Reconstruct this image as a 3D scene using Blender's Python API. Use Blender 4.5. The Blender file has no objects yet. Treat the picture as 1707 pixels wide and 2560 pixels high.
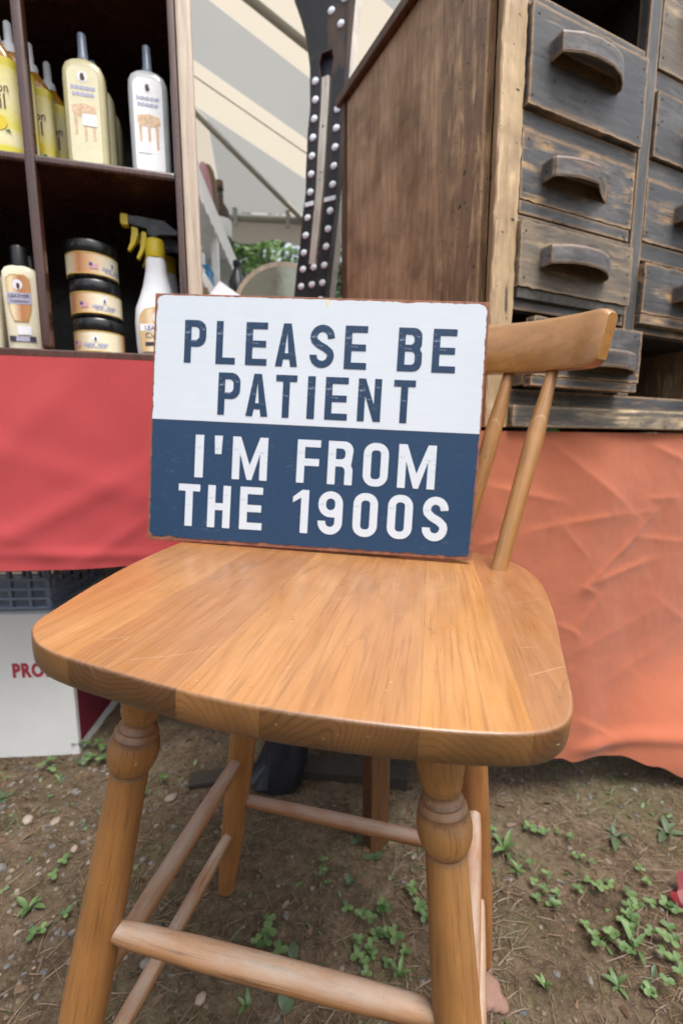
import bpy, bmesh, math, random
from mathutils import Vector, Matrix, noise
R = math.radians
random.seed(7)
sc = bpy.context.scene
col = sc.collection

# ------------------------------------------------------------------ camera, world, sun, exposure
cd = bpy.data.cameras.new('camera'); cam = bpy.data.objects.new('camera', cd); col.objects.link(cam)
cam.location = (0, 0, .74); cam.rotation_euler = (R(90 - 8.5), 0, 0)
cd.sensor_fit = 'VERTICAL'; cd.sensor_height = 36; cd.sensor_width = 24; cd.lens = 16.0
cd.clip_start = .01; cd.clip_end = 500
cd.dof.use_dof = True; cd.dof.focus_distance = .42; cd.dof.aperture_fstop = 5.0
sc.camera = cam

SUN_EL, SUN_AZ = 68, 40          # azimuth: degrees right of straight-behind the camera
w = bpy.data.worlds.new('World'); sc.world = w; w.use_nodes = True
nt = w.node_tree; bg = nt.nodes['Background']
sky = nt.nodes.new('ShaderNodeTexSky'); sky.sky_type = 'NISHITA'; sky.sun_disc = False
sky.sun_elevation = R(SUN_EL); sky.sun_rotation = R(180 - SUN_AZ)
sky.dust_density = 4; sky.air_density = 1.0; sky.ozone_density = 1.0
hs = nt.nodes.new('ShaderNodeHueSaturation'); hs.inputs['Saturation'].default_value = .32   # a bright overcast sky
nt.links.new(sky.outputs[0], hs.inputs['Color']); nt.links.new(hs.outputs[0], bg.inputs[0])
bg.inputs[1].default_value = .14
sd = bpy.data.lights.new('sun', 'SUN'); sd.energy = 1.5; sd.angle = R(24); sd.color = (1, .95, .88)
sun = bpy.data.objects.new('sun', sd); col.objects.link(sun)
sun.location = (1.5, -3, 5)
sun.rotation_euler = (R(90 - SUN_EL), 0, R(SUN_AZ))
sc.view_settings.view_transform = 'Standard'; sc.view_settings.look = 'None'
sc.view_settings.exposure = 1.22; sc.view_settings.gamma = 1; sc.view_settings.use_curve_mapping = False

# ------------------------------------------------------------------ helpers
def tag(o, label=None, cat=None, group=None, kind=None):
    if label: o['label'] = label
    if cat: o['category'] = cat
    if group: o['group'] = group
    if kind: o['kind'] = kind
    return o
def empty(name, label, cat, M=None, group=None):
    o = bpy.data.objects.new(name, None); col.objects.link(o); o.empty_display_size = .05
    if M is not None: o.matrix_world = M
    return tag(o, label, cat, group)
def link(name, me, parent=None, M=None):
    o = bpy.data.objects.new(name, me); col.objects.link(o)
    if parent: o.parent = parent
    if M is not None: o.matrix_local = M
    return o
def copy_tree(o, parent=None):
    c = o.copy(); col.objects.link(c); c.parent = parent
    for ch in list(o.children): copy_tree(ch, c)
    return c
def T(x, y, z, rz=0): return Matrix.Translation((x, y, z)) @ Matrix.Rotation(rz, 4, 'Z')
def axes(O, X, Y, Z):
    M = Matrix.Identity(4)
    for i, v in enumerate((X, Y, Z)):
        for j in range(3): M[j][i] = v[j]
    for j in range(3): M[j][3] = O[j]
    return M
def orient(a, b):
    """matrix with local Z from a to b"""
    a, b = Vector(a), Vector(b); d = (b - a)
    q = d.to_track_quat('Z', 'Y'); return Matrix.Translation(a) @ q.to_matrix().to_4x4(), d.length

class MB:
    def __init__(s): s.v = []; s.f = []; s.mi = []
    def add(s, vs, fs, m=0):
        n = len(s.v); s.v += [tuple(v) for v in vs]
        for f in fs: s.f.append([i + n for i in f]); s.mi.append(m)
        return s
    def box(s, x0, x1, y0, y1, z0, z1, m=0):
        return s.add([(x0,y0,z0),(x1,y0,z0),(x1,y1,z0),(x0,y1,z0),(x0,y0,z1),(x1,y0,z1),(x1,y1,z1),(x0,y1,z1)],
                     [(0,3,2,1),(4,5,6,7),(0,1,5,4),(1,2,6,5),(2,3,7,6),(3,0,4,7)], m)
    def prism(s, pts, y0, y1, m=0):
        """outline in x,z pushed from y0 to y1"""
        n = len(pts)
        vs = [(x, y0, z) for x, z in pts] + [(x, y1, z) for x, z in pts]
        return s.add(vs, [list(range(n)), list(range(2*n-1, n-1, -1))] + [(i, i+n, (i+1) % n + n, (i+1) % n) for i in range(n)], m)
    def lathe(s, prof, n=24, m=0, M=None):
        vs = []; fs = []
        for r, z in prof:
            for k in range(n):
                a = 2*math.pi*k/n; vs.append((r*math.cos(a), r*math.sin(a), z))
        for i in range(len(prof)-1):
            for k in range(n): fs.append((i*n+k, i*n+(k+1) % n, (i+1)*n+(k+1) % n, (i+1)*n+k))
        fs.append(list(range(n-1, -1, -1))); fs.append(list(range((len(prof)-1)*n, len(prof)*n)))
        if M is not None: vs = [M @ Vector(v) for v in vs]
        return s.add(vs, fs, m)
    def loft(s, levels, n=32, e=2.6, m=0):
        """levels: (z, half x, half y [, cx])  super-ellipse sections"""
        vs = []; fs = []
        for L in levels:
            z, a, b = L[:3]; cx = L[3] if len(L) > 3 else 0
            for k in range(n):
                t = 2*math.pi*k/n; c, si = math.cos(t), math.sin(t)
                vs.append((cx + a*math.copysign(abs(c)**(2/e), c), b*math.copysign(abs(si)**(2/e), si), z))
        for i in range(len(levels)-1):
            for k in range(n): fs.append((i*n+k, i*n+(k+1) % n, (i+1)*n+(k+1) % n, (i+1)*n+k))
        fs.append(list(range(n-1, -1, -1))); fs.append(list(range((len(levels)-1)*n, len(levels)*n)))
        return s.add(vs, fs, m)
    def tube(s, a, b, r0, r1=None, n=10, m=0):
        M, L = orient(a, b); return s.lathe([(r0, 0), (r1 if r1 else r0, L)], n, m, M)
    def mesh(s, name, mats, smooth=False, bevel=0, seg=2):
        me = bpy.data.meshes.new(name); me.from_pydata(s.v, [], s.f)
        for m in (mats if isinstance(mats, (list, tuple)) else [mats]): me.materials.append(m)
        me.polygons.foreach_set('material_index', s.mi)
        if bevel or True:
            bm = bmesh.new(); bm.from_mesh(me)
            bmesh.ops.recalc_face_normals(bm, faces=bm.faces)
            if bevel:
                bmesh.ops.bevel(bm, geom=bm.edges[:], offset=bevel, segments=seg, profile=.6, affect='EDGES', clamp_overlap=True)
            bm.to_mesh(me); bm.free()
        if smooth:
            me.polygons.foreach_set('use_smooth', [True]*len(me.polygons))
            try: me.set_sharp_from_angle(angle=R(40))
            except Exception: pass
        me.update(); return me
    def build(s, name, mats, parent=None, M=None, **k): return link(name, s.mesh(name, mats, **k), parent, M)

def catmull(pts, k=4, closed=True):
    out = []; n = len(pts)
    rng = range(n) if closed else range(n-1)
    for i in rng:
        g = (lambda j: pts[j % n]) if closed else (lambda j: pts[min(max(j, 0), n-1)])
        p0, p1, p2, p3 = (Vector(g(i+d)) for d in (-1, 0, 1, 2))
        for j in range(k):
            t = j/k
            out.append(.5*((2*p1) + (p2-p0)*t + (2*p0-5*p1+4*p2-p3)*t*t + (3*p1-p0-3*p2+p3)*t**3))
    if not closed: out.append(Vector(pts[-1]))
    return out
def lerp_table(tab, x):
    if x <= tab[0][0]: return tab[0][1]
    for (a, va), (b, vb) in zip(tab, tab[1:]):
        if x <= b:
            t = (x-a)/(b-a); t = t*t*(3-2*t); return va+(vb-va)*t
    return tab[-1][1]
def sstep(a, b, x):
    t = min(max((x-a)/(b-a), 0), 1); return t*t*(3-2*t)

# ------------------------------------------------------------------ material helpers
class NT:
    def __init__(s, name):
        s.m = bpy.data.materials.new(name); s.m.use_nodes = True
        s.t = s.m.node_tree; s.b = s.t.nodes['Principled BSDF']; s.out = s.t.nodes['Material Output']
    def n(s, typ, ins=None, o=0, **pr):
        nd = s.t.nodes.new('ShaderNode'+typ)
        for k, v in pr.items(): setattr(nd, k, v)
        for k, v in (ins or {}).items(): s.set(nd.inputs[k], v)
        return nd.outputs[o] if o is not None else nd
    def set(s, sock, v):
        if isinstance(v, bpy.types.NodeSocket): s.t.links.new(v, sock)
        else: sock.default_value = v
    def P(s, **k):
        for a, v in k.items():
            s.set(s.b.inputs[a.replace('_', ' ')], v)
        return s.m
    def coord(s, kind='Object', rnd=(0, 0, 0)):
        tc = s.n('TexCoord', o=None).outputs[kind]
        if any(rnd):
            r = s.n('ObjectInfo', o=None).outputs['Random']
            v = s.n('VectorMath', {0: s.comb(r, r, r), 1: rnd}, operation='MULTIPLY')
            tc = s.n('VectorMath', {0: tc, 1: v}, operation='ADD')
        return tc
    def comb(s, x, y, z): return s.n('CombineXYZ', {0: x, 1: y, 2: z})
    def sep(s, v): return s.n('SeparateXYZ', {0: v}, o=None).outputs
    def map(s, v, scale=(1, 1, 1), loc=(0, 0, 0), rot=(0, 0, 0)):
        return s.n('Mapping', {'Vector': v, 'Scale': scale, 'Location': loc, 'Rotation': rot})
    def noise(s, v, scale, detail=4, rough=.55, dist=0, col=False):
        return s.n('TexNoise', {'Vector': v, 'Scale': scale, 'Detail': detail, 'Roughness': rough, 'Distortion': dist}, o=1 if col else 0)
    def math(s, op, a, b=0, c=0, clamp=False): return s.n('Math', {0: a, 1: b, 2: c}, operation=op, use_clamp=clamp)
    def ramp(s, f, *st, interp='LINEAR'):
        nd = s.n('ValToRGB', {'Fac': f}, o=None); cr = nd.color_ramp; cr.interpolation = interp
        while len(cr.elements) < len(st): cr.elements.new(.5)
        for e, (p, c) in zip(cr.elements, st):
            e.position = p; e.color = (c, c, c, 1) if isinstance(c, (int, float)) else (*c, 1)
        return nd.outputs[0]
    def mix(s, f, a, b, mode='MIX'):
        nd = s.n('Mix', None, o=None, data_type='RGBA', blend_type=mode)
        s.set(nd.inputs[0], f)
        for i, v in ((6, a), (7, b)):
            s.set(nd.inputs[i], v if isinstance(v, bpy.types.NodeSocket) else (*v, 1))
        return nd.outputs[2]
    def bump(s, h, strength=.3, dist=.002):
        s.set(s.b.inputs['Normal'], s.n('Bump', {'Height': h, 'Strength': strength, 'Distance': dist}))
    def edge(s, radius=.004, lo=.01, hi=.12):
        """bare edges: where a rounded-off copy of the surface leans away from the true one"""
        bn = s.n('Bevel', {'Radius': radius}, samples=4)
        d = s.n('VectorMath', {0: bn, 1: s.n('NewGeometry', o=None).outputs['Normal']}, o=1, operation='DOT_PRODUCT')
        return s.ramp(s.math('SUBTRACT', 1, d), (lo, 0), (hi, 1))

def plain(name, c, rough=.5, spec=.5, vary=.06, sc_=30, bump=0, **k):
    q = NT(name); v = q.coord('Object', (3, 5, 7))
    f = q.noise(v, sc_, 5, .6)
    lo = tuple(x*(1-vary) for x in c); hi = tuple(min(1, x*(1+vary)) for x in c)
    q.P(Base_Color=q.ramp(f, (.3, lo), (.7, hi)), Roughness=q.ramp(q.noise(v, sc_*2.3, 3), (.3, max(0, rough-.08)), (.7, min(1, rough+.08))))
    q.b.inputs['Specular IOR Level'].default_value = spec
    for a, x in k.items(): q.b.inputs[a.replace('_', ' ')].default_value = x
    if bump: q.bump(f, bump, .001)
    return q.m

def wood(name, dark, mid, light, axis='Y', ring=70, rough=.33, pores=.6, spec=.5, centre=(0, 0, -.05), dust=0, scr=0, bumpv=.12, blotch=.25, coat=0, tone=.35, rline=.45, rings_z=False, endg=False, rim=0):
    q = NT(name)
    i = 'XYZ'.index(axis)
    v = q.coord('Object', (.37, .9, .23))
    st = [1, 1, 1]; st[i] = .13
    vs = q.map(v, st)
    warp = q.noise(vs, 9, 3, .5, col=True)
    wv = q.n('VectorMath', {0: warp, 1: (.5, .5, .5)}, operation='SUBTRACT')
    wv = q.n('VectorMath', {0: wv, 'Scale': .09}, operation='SCALE')
    pv = q.n('VectorMath', {0: q.map(q.coord('Object'), st, loc=centre), 1: wv}, operation='ADD')
    rnd = q.n('ObjectInfo', o=None).outputs['Random']
    off = [0, 0, 0]; off[(i+1) % 3] = .12; off[(i+2) % 3] = .05
    pv = q.n('VectorMath', {0: pv, 1: q.n('VectorMath', {0: tuple(off), 'Scale': rnd}, operation='SCALE')}, operation='ADD')
    rg = q.n('TexWave', {'Vector': pv, 'Scale': ring, 'Distortion': 1.2, 'Detail': 2, 'Detail Scale': 1.2}, o=1, wave_type='RINGS', rings_direction=axis, wave_profile='SAW')
    st2 = [1, 1, 1]; st2[i] = .035
    pr = q.noise(q.map(v, st2), 420, 3, .6)
    st3 = [1, 1, 1]; st3[i] = .09
    fb = q.noise(q.map(v, st3), 90, 4, .6)
    lo_ = q.noise(q.map(v, st), 16, 4, .6)
    c = q.ramp(q.math('ADD', q.math('MULTIPLY', fb, .55), q.math('MULTIPLY', lo_, .45)), (.3, dark), (.5, mid), (.7, light))
    line = q.math('MULTIPLY', q.ramp(rg, (0, 1), (.10, .55), (.34, 0)), q.ramp(q.noise(v, 7, 3), (.35, .35), (.6, 1)))
    c = q.mix(q.math('MULTIPLY', line, rline), c, tuple(x*.5 for x in dark))
    c = q.mix(q.math('MULTIPLY', q.ramp(pr, (.33, 1), (.46, 0)), pores), c, tuple(x*.42 for x in dark))
    bl = q.noise(v, 11, 4, .6)
    c = q.mix(q.ramp(bl, (.45, 0), (.7, blotch)), c, tuple(x*.6 for x in dark))
    # each board its own tone
    if endg:
        nn = q.sep(q.n('TexCoord', o=None).outputs['Normal'])[i]
        em = q.ramp(q.math('ABSOLUTE', nn), (.25, 0), (.7, 1))
        ce = q.mix(q.math('MULTIPLY', line, .9), q.mix(q.ramp(lo_, (.35, 0), (.62, .85)), tuple(x*.60 for x in mid), tuple(x*.36 for x in mid)), tuple(x*.2 for x in dark))
        ce = q.n('HueSaturation', {'Color': ce, 'Value': q.math('ADD', .72, q.math('MULTIPLY', q.math('FRACT', q.math('MULTIPLY', rnd, 7.3)), .45))})
        c = q.mix(em, c, ce)
    t = q.n('HueSaturation', {'Color': c, 'Value': q.math('ADD', 1-tone/2, q.math('MULTIPLY', rnd, tone)), 'Hue': q.math('ADD', .494, q.math('MULTIPLY', rnd, .012))})
    c = t
    ro = q.ramp(q.noise(v, 14, 6, .7), (.32, rough-.12), (.72, rough+.16))
    if dust:
        dn = q.noise(q.map(v, [1 if k_ != i else .3 for k_ in range(3)]), 46, 6, .7)
        nz = q.sep(q.n('NewGeometry', o=None).outputs['Normal'])[2]
        du = q.math('MULTIPLY', q.ramp(dn, (.32, .12), (.68, 1)), q.ramp(nz, (.1, .03), (.9, 1)))
        du = q.math('MULTIPLY', du, dust)
        c = q.mix(du, c, (.38, .335, .285)); ro = q.math('ADD', ro, q.math('MULTIPLY', du, .35), clamp=True)
    if rim:          # varnish rubbed off along the edge
        rm = q.math('MULTIPLY', q.edge(.0035, .03, .3), q.ramp(q.noise(v, 75, 5, .75), (.44, 0), (.62, 1)))
        c = q.mix(q.math('MULTIPLY', rm, rim), c, (.52, .42, .33))
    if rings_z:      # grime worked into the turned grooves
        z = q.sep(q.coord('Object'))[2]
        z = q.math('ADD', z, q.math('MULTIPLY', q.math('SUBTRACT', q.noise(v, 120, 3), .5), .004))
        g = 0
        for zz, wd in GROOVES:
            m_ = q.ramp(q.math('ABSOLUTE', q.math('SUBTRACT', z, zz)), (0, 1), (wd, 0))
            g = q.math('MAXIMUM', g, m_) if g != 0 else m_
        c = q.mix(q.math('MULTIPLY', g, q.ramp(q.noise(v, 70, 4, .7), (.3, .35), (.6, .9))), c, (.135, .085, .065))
    if scr:
        m1 = q.noise(v, 9, 2)
        ln = q.n('TexWave', {'Vector': q.map(v, (1, 1, 1), rot=(.2, .3, .9)), 'Scale': 9, 'Distortion': 3.5, 'Detail': 1, 'Detail Scale': 1.2}, o=1)
        sm = q.math('MULTIPLY', q.ramp(ln, (.0, .7), (.0016, 0)), q.ramp(m1, (.60, 0), (.64, 1)))
        sp = q.math('MULTIPLY', q.ramp(q.noise(v, 300, 2), (.74, 0), (.77, 1)), q.ramp(q.noise(v, 6, 2), (.4, 0), (.6, 1)))
        dk = q.ramp(q.noise(v, 130, 2), (.22, 1), (.25, 0))
        c = q.mix(q.math('MULTIPLY', dk, scr), c, tuple(x*.3 for x in dark))
        c = q.mix(q.math('MULTIPLY', q.math('MAXIMUM', q.math('MULTIPLY', sm, .35), sp), scr), c, (.75, .6, .42))
    q.P(Base_Color=c, Roughness=ro)
    q.b.inputs['Specular IOR Level'].default_value = spec
    q.b.inputs['Coat Weight'].default_value = coat; q.b.inputs['Coat Roughness'].default_value = .25
    q.bump(q.math('ADD', q.math('MULTIPLY', pr, .7), q.math('MULTIPLY', fb, .5)), bumpv, .0006)
    return q.m

def distressed(name, axis='X', paint=(.074, .074, .078), bare=(.42, .265, .135), wear=.5, fade=(.165, .16, .155), dirt=.9, patch=False, edgew=1):
    """old dark paint rubbed through to bare wood along edges and in streaks"""
    q = NT(name); i = 'XYZ'.index(axis); v = q.coord('Object', (1.7, 2.9, 4.1))
    st = [1, 1, 1]; st[i] = .12
    gr = q.noise(q.map(v, st), 130, 5, .65)
    big = q.noise(v, 9, 5, .65); med = q.noise(q.map(v, st), 34, 5, .7, .6)
    c = q.ramp(q.math('ADD', q.math('MULTIPLY', big, .6), q.math('MULTIPLY', gr, .4)), (.33, tuple(x*.6 for x in paint)), (.5, paint), (.68, fade))
    c = q.mix(q.ramp(gr, (.28, .55), (.4, 0)), c, tuple(x*.3 for x in paint))
    wd = q.ramp(gr, (.25, tuple(x*.45 for x in bare)), (.5, bare), (.75, tuple(min(1, x*1.35) for x in bare)))
    ed = q.math('MULTIPLY', q.edge(.009, .006, .07), q.ramp(q.noise(v, 60, 4, .7), (.3, .3), (.5, 1)))
    rub = q.math('MULTIPLY', q.ramp(med, (.60-.12*wear, 0), (.68-.1*wear, 1)), q.ramp(q.noise(v, 14, 3), (.42, 0), (.6, 1)))
    if patch:        # a large bare patch beside the hole
        ps = q.sep(q.coord('Object'))
        pz = ps[2]
        up_ = q.n('MapRange', {'Value': pz, 1: 1.66, 2: 1.76}, interpolation_type='SMOOTHSTEP'); dn_ = q.n('MapRange', {'Value': pz, 1: 1.98, 2: 1.86}, interpolation_type='SMOOTHSTEP')
        rt_ = q.n('MapRange', {'Value': ps[0], 1: .135, 2: .175}, interpolation_type='SMOOTHSTEP')
        pm = q.math('MULTIPLY', q.math('MULTIPLY', up_, dn_), rt_)
        rub = q.math('MAXIMUM', rub, q.ramp(q.math('ADD', q.math('MULTIPLY', pm, .40), q.math('MULTIPLY', med, .6)), (.60, 0), (.68, 1)))
    m = q.math('MAXIMUM', q.math('MULTIPLY', ed, edgew), q.math('MULTIPLY', rub, min(1, wear*1.6)))
    c = q.mix(m, c, wd)
    pit = q.math('MAXIMUM', q.ramp(q.noise(v, 85, 2, .5), (.27, 1), (.30, 0)), q.math('MULTIPLY', q.ramp(q.noise(q.map(v, st), 60, 3, .6), (.30, .8), (.36, 0)), q.ramp(q.noise(v, 12, 2), (.5, 0), (.62, 1))))
    c = q.mix(q.math('MULTIPLY', pit, dirt), c, (.012, .011, .01))
    q.P(Base_Color=c, Roughness=q.ramp(big, (.3, .42), (.7, .68)))
    q.b.inputs['Specular IOR Level'].default_value = .4
    q.bump(q.math('ADD', gr, q.math('MULTIPLY', m, -.6)), .35, .0012)
    return q.m

def cloth(name, c, trans=.12, weave=900):
    q = NT(name); v = q.coord('Object')
    wx = q.n('TexWave', {'Vector': v, 'Scale': weave/3, 'Distortion': .6, 'Detail': 1}, o=1, bands_direction='X')
    wz = q.n('TexWave', {'Vector': v, 'Scale': weave/3, 'Distortion': .6, 'Detail': 1}, o=1, bands_direction='Z')
    f = q.noise(v, 7, 5, .6)
    cc = q.ramp(f, (.3, tuple(x*.96 for x in c)), (.7, tuple(min(1, x*1.03) for x in c)))
    fuzz = q.noise(v, 420, 3, .6)
    th_ = q.noise(q.map(v, (1, 1, .04)), 900, 2, .6)
    cc = q.mix(q.ramp(th_, (.35, .14), (.55, 0)), cc, tuple(x*.6 for x in c))
    cc = q.mix(q.ramp(fuzz, (.35, .2), (.6, 0)), cc, tuple(x*.55 for x in c))
    q.P(Base_Color=cc, Roughness=.85)
    q.b.inputs['Sheen Weight'].default_value = .15
    q.b.inputs['Specular IOR Level'].default_value = .15
    q.bump(q.noise(v, 1400, 2, .6), .15, .0003)
    return q.m

def print_mat(name, stops, axis=0, lo=-1, hi=1, rough=.4, angle=False):
    """flat print: a colour run across the object"""
    q = NT(name); v = q.coord('Object'); s_ = q.sep(v)
    f = q.math('ARCTAN2', s_[0], q.math('MULTIPLY', s_[1], -1)) if angle else s_[axis]
    f = q.math('DIVIDE', q.math('SUBTRACT', f, lo), hi-lo, clamp=True)
    c = q.ramp(f, *stops)
    n_ = q.noise(v, 220, 4, .6)
    c = q.mix(q.ramp(n_, (.4, .1), (.6, 0)), c, (.25, .16, .08))
    return q.P(Base_Color=c, Roughness=rough)

# ------------------------------------------------------------------ materials
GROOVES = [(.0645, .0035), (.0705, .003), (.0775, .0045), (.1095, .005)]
OAK = dict(dark=(.265, .108, .030), mid=(.34, .154, .049), light=(.405, .200, .073))
M_seat = wood('seat_oak', axis='Y', ring=62, rough=.34, pores=.35, coat=.35, scr=.6, dust=.07, centre=(0, 0, -.035), tone=.42, blotch=.16, rline=.34, endg=True, rim=0, **OAK)
LEGC = dict(dark=(.24, .10, .028), mid=(.32, .142, .042), light=(.38, .178, .06))
M_leg = wood('leg_oak', axis='Z', ring=20, rough=.4, pores=.5, centre=(.03, .03, 0), dust=.3, scr=.7, tone=.12, rline=.34, blotch=.4, **LEGC)
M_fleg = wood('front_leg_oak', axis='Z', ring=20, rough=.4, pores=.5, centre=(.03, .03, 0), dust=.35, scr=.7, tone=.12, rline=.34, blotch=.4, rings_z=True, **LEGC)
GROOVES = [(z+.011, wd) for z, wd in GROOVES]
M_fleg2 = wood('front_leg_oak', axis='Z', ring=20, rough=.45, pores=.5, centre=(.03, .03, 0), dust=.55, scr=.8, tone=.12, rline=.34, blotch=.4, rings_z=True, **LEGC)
M_rung = wood('rung_oak', axis='Z', ring=20, rough=.5, pores=.8, blotch=.5, centre=(.02, .03, 0), dust=.75, scr=.3, tone=.12, rline=.2,
              dark=(.22, .095, .035), mid=(.29, .135, .055), light=(.35, .175, .08))
M_rail = wood('back_oak', axis='X', ring=24, rough=.3, pores=.25, centre=(0, .04, .02), coat=.3, dust=.25, scr=.25, tone=.1, rline=.4, rim=.5,
              dark=(.25, .108, .026), mid=(.32, .145, .038), light=(.38, .178, .052))
M_cut = plain('pale_worn_wood', (.62, .47, .3), .7)
M_groove = plain('leg_groove_dirt', (.1, .06, .04), .8)
M_mahog = wood('mahogany', (.035, .012, .007), (.07, .025, .015), (.11, .045, .03), axis='Z', ring=14, rough=.3, pores=.5, coat=.5, tone=.1, centre=(.05, .1, 0))
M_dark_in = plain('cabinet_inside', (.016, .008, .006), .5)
M_palewood = wood('pale_birch', (.42, .32, .24), (.56, .45, .35), (.68, .58, .48), axis='Z', ring=14, rough=.35, pores=.25, coat=.3, tone=.05, centre=(.05, .1, 0))
M_chest_side = wood('chest_side_pine', (.24, .135, .074), (.43, .275, .17), (.62, .43, .28), axis='Z', ring=9, rough=.6, pores=.45, spec=.25, blotch=.75, tone=.15, bumpv=.25, centre=(.1, .13, 0), rline=.25)
M_post_wood = distressed('chest_post', 'Z', paint=(.24, .15, .088), bare=(.52, .35, .2), wear=.8, fade=(.42, .275, .165), dirt=1.0)
M_post_face = distressed('chest_post_face', 'Z', paint=(.42, .29, .165), bare=(.62, .45, .27), wear=.9, fade=(.55, .40, .24), dirt=1.0)
M_draw = distressed('drawer_paint', 'X', wear=.42)
M_draw2 = distressed('drawer_paint_streaked', 'X', wear=.75)
M_draw_bare = distressed('drawer_bare_grey', 'X', paint=(.14, .115, .09), bare=(.34, .245, .15), wear=.9, fade=(.24, .19, .14))
M_frame = distressed('chest_frame_paint', 'X', wear=.3)
M_frame_v = distressed('chest_frame_paint_upright', 'Z', wear=.3, paint=(.085, .085, .088))
M_base = distressed('chest_base_board', 'X', paint=(.11, .1, .09), bare=(.5, .38, .24), wear=1.0, fade=(.34, .27, .19))
M_handle = distressed('handle_paint', 'X', paint=(.085, .08, .082), bare=(.26, .16, .09), wear=.35, fade=(.2, .195, .2))
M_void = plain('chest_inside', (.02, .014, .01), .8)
M_endgrain = wood('drawer_bottom_board', (.04, .035, .03), (.09, .08, .07), (.15, .13, .11), axis='Y', ring=60, rough=.7, pores=.3, centre=(.05, 0, -.08), tone=.05)
M_red = cloth('red_cloth', (.47, .066, .072))
M_orange = cloth('orange_cloth', (.40, .120, .062))
M_white_p = None
def sign_paint(name, c, wear_c, amt):
    q = NT(name); v = q.coord('Object')
    g = q.noise(q.map(v, (1, 1, .05)), 8, 2)
    c0 = q.ramp(q.noise(v, 12, 4), (.3, tuple(x*.95 for x in c)), (.7, c))
    lines = q.noise(q.map(v, (.03, 1, 1)), 700, 3, .6)
    c0 = q.mix(q.ramp(lines, (.35, .16), (.6, 0)), c0, tuple(min(1, x*.8) for x in c))
    sp = q.math('MULTIPLY', q.ramp(q.noise(q.map(v, (.35, 1, 1)), 190, 4, .75), (.575, 0), (.64, 1)), q.ramp(q.noise(v, 21, 3), (.44, 0), (.60, 1)))
    c0 = q.mix(q.math('MULTIPLY', sp, amt), c0, wear_c)
    q.b.inputs['Specular IOR Level'].default_value = .3
    return q.P(Base_Color=c0, Roughness=.42)
M_sgn_white = sign_paint('sign_white_paint', (.57, .63, .70), (.5, .42, .36), .12)
M_sgn_navy = sign_paint('sign_navy_paint', (.020, .050, .108), (.10, .15, .25), .3)
M_let_navy = sign_paint('navy_letter_paint', (.018, .044, .098), (.6, .66, .74), .75)
M_let_white = sign_paint('white_letter_paint', (.57, .63, .70), (.06, .11, .2), .6)
q = NT('rusty_edge'); v = q.coord('Object')
M_rust = q.P(Base_Color=q.ramp(q.noise(v, 70, 6, .7), (.3, (.11, .035, .022)), (.5, (.23, .085, .05)), (.75, (.36, .18, .10))), Roughness=.75, Metallic=.1)
M_black_pl = plain('black_plastic', (.012, .012, .014), .3)
M_cap_grey = plain('grey_cap', (.16, .2, .27), .35)
M_white_pl = plain('white_plastic', (.78, .8, .84), .35)
M_cream_pl = plain('cream_lotion_plastic', (.80, .74, .56), .38)
M_yellow_pl = plain('yellow_plastic', (.75, .58, .03), .38)
M_oil_y = plain('pale_yellow_liquid_bottle', (.66, .60, .36), .14, Transmission_Weight=.25)
M_oil_c = plain('clear_liquid_bottle', (.60, .63, .66), .08, Transmission_Weight=.3)
M_amber = plain('amber_oil_bottle', (.45, .21, .02), .15, Transmission_Weight=.25)
M_copper = print_mat('copper_print', [(0, (.62, .42, .22)), (.25, (.85, .74, .5)), (.55, (.5, .2, .07)), (1, (.62, .34, .15))], 0, -.025, .025)
M_lavender = plain('lavender_band_print', (.42, .42, .55), .5, vary=.25, sc_=260)
M_sticker = plain('white_sticker', (.82, .82, .88), .6)
M_lab_y = print_mat('lemon_label_print', [(0, (.75, .66, .05)), (.1, (.75, .66, .05)), (.13, (.85, .78, .42)), (.22, (.88, .82, .5)), (.3, (.8, .72, .1)), (.45, (.82, .75, .3)), (.6, (.86, .78, .45)), (.85, (.8, .72, .25)), (.88, (.72, .62, .04)), (1, (.72, .62, .04))], 2, .01, .17)
M_jar = print_mat('jar_label_print', [(0, (.8, .72, .5)), (.18, (.85, .78, .55)), (.27, (.42, .17, .06)), (.33, (.62, .36, .18)), (.45, (.86, .8, .6)), (.62, (.85, .78, .55)), (.72, (.45, .18, .06)), (.8, (.62, .36, .18)), (1, (.8, .72, .5))], 0, -math.pi, math.pi, angle=True)
M_gold = plain('gold_line_print', (.55, .36, .08), .35)
M_ink = plain('dark_ink', (.03, .03, .05), .6)
M_brown_ink = plain('brown_ink', (.06, .03, .02), .6)
M_tan_ink = plain('tan_ink', (.66, .47, .31), .6, vary=.25, sc_=120)
M_red_ink = plain('red_ink', (.36, .03, .05), .7)
M_blue_ink = plain('blue_ink', (.05, .07, .28), .7)
M_pink_ink = plain('pale_red_print', (.65, .35, .4), .7, vary=.25, sc_=400)
M_green_ink = plain('green_ink', (.03, .2, .06), .6)
M_card_white = plain('white_box_card', (.66, .67, .66), .8, vary=.04, sc_=9)
M_card_maroon = plain('maroon_box_print', (.16, .013, .03), .6)
M_card_tan = plain('tan_cardboard', (.45, .33, .2), .85)
M_crate = plain('slate_crate_plastic', (.20, .25, .34), .5)
M_bluebox = plain('blue_box', (.03, .22, .46), .4)
M_dk = plain('dark_brown_wood', (.03, .022, .016), .8)  # plain dark brown for the planks
M_tarp = plain('black_bag_fabric', (.012, .014, .02), .55, bump=.4)
M_white_wd = plain('white_painted_wood', (.88, .89, .88), .5)
M_pale_glass = plain('pale_grey_backing', (.68, .72, .70), .35)
M_beige_wd = plain('beige_wood', (.48, .39, .3), .6)
M_stud = plain('white_paint_dot', (.80, .84, .92), .5)
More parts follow.
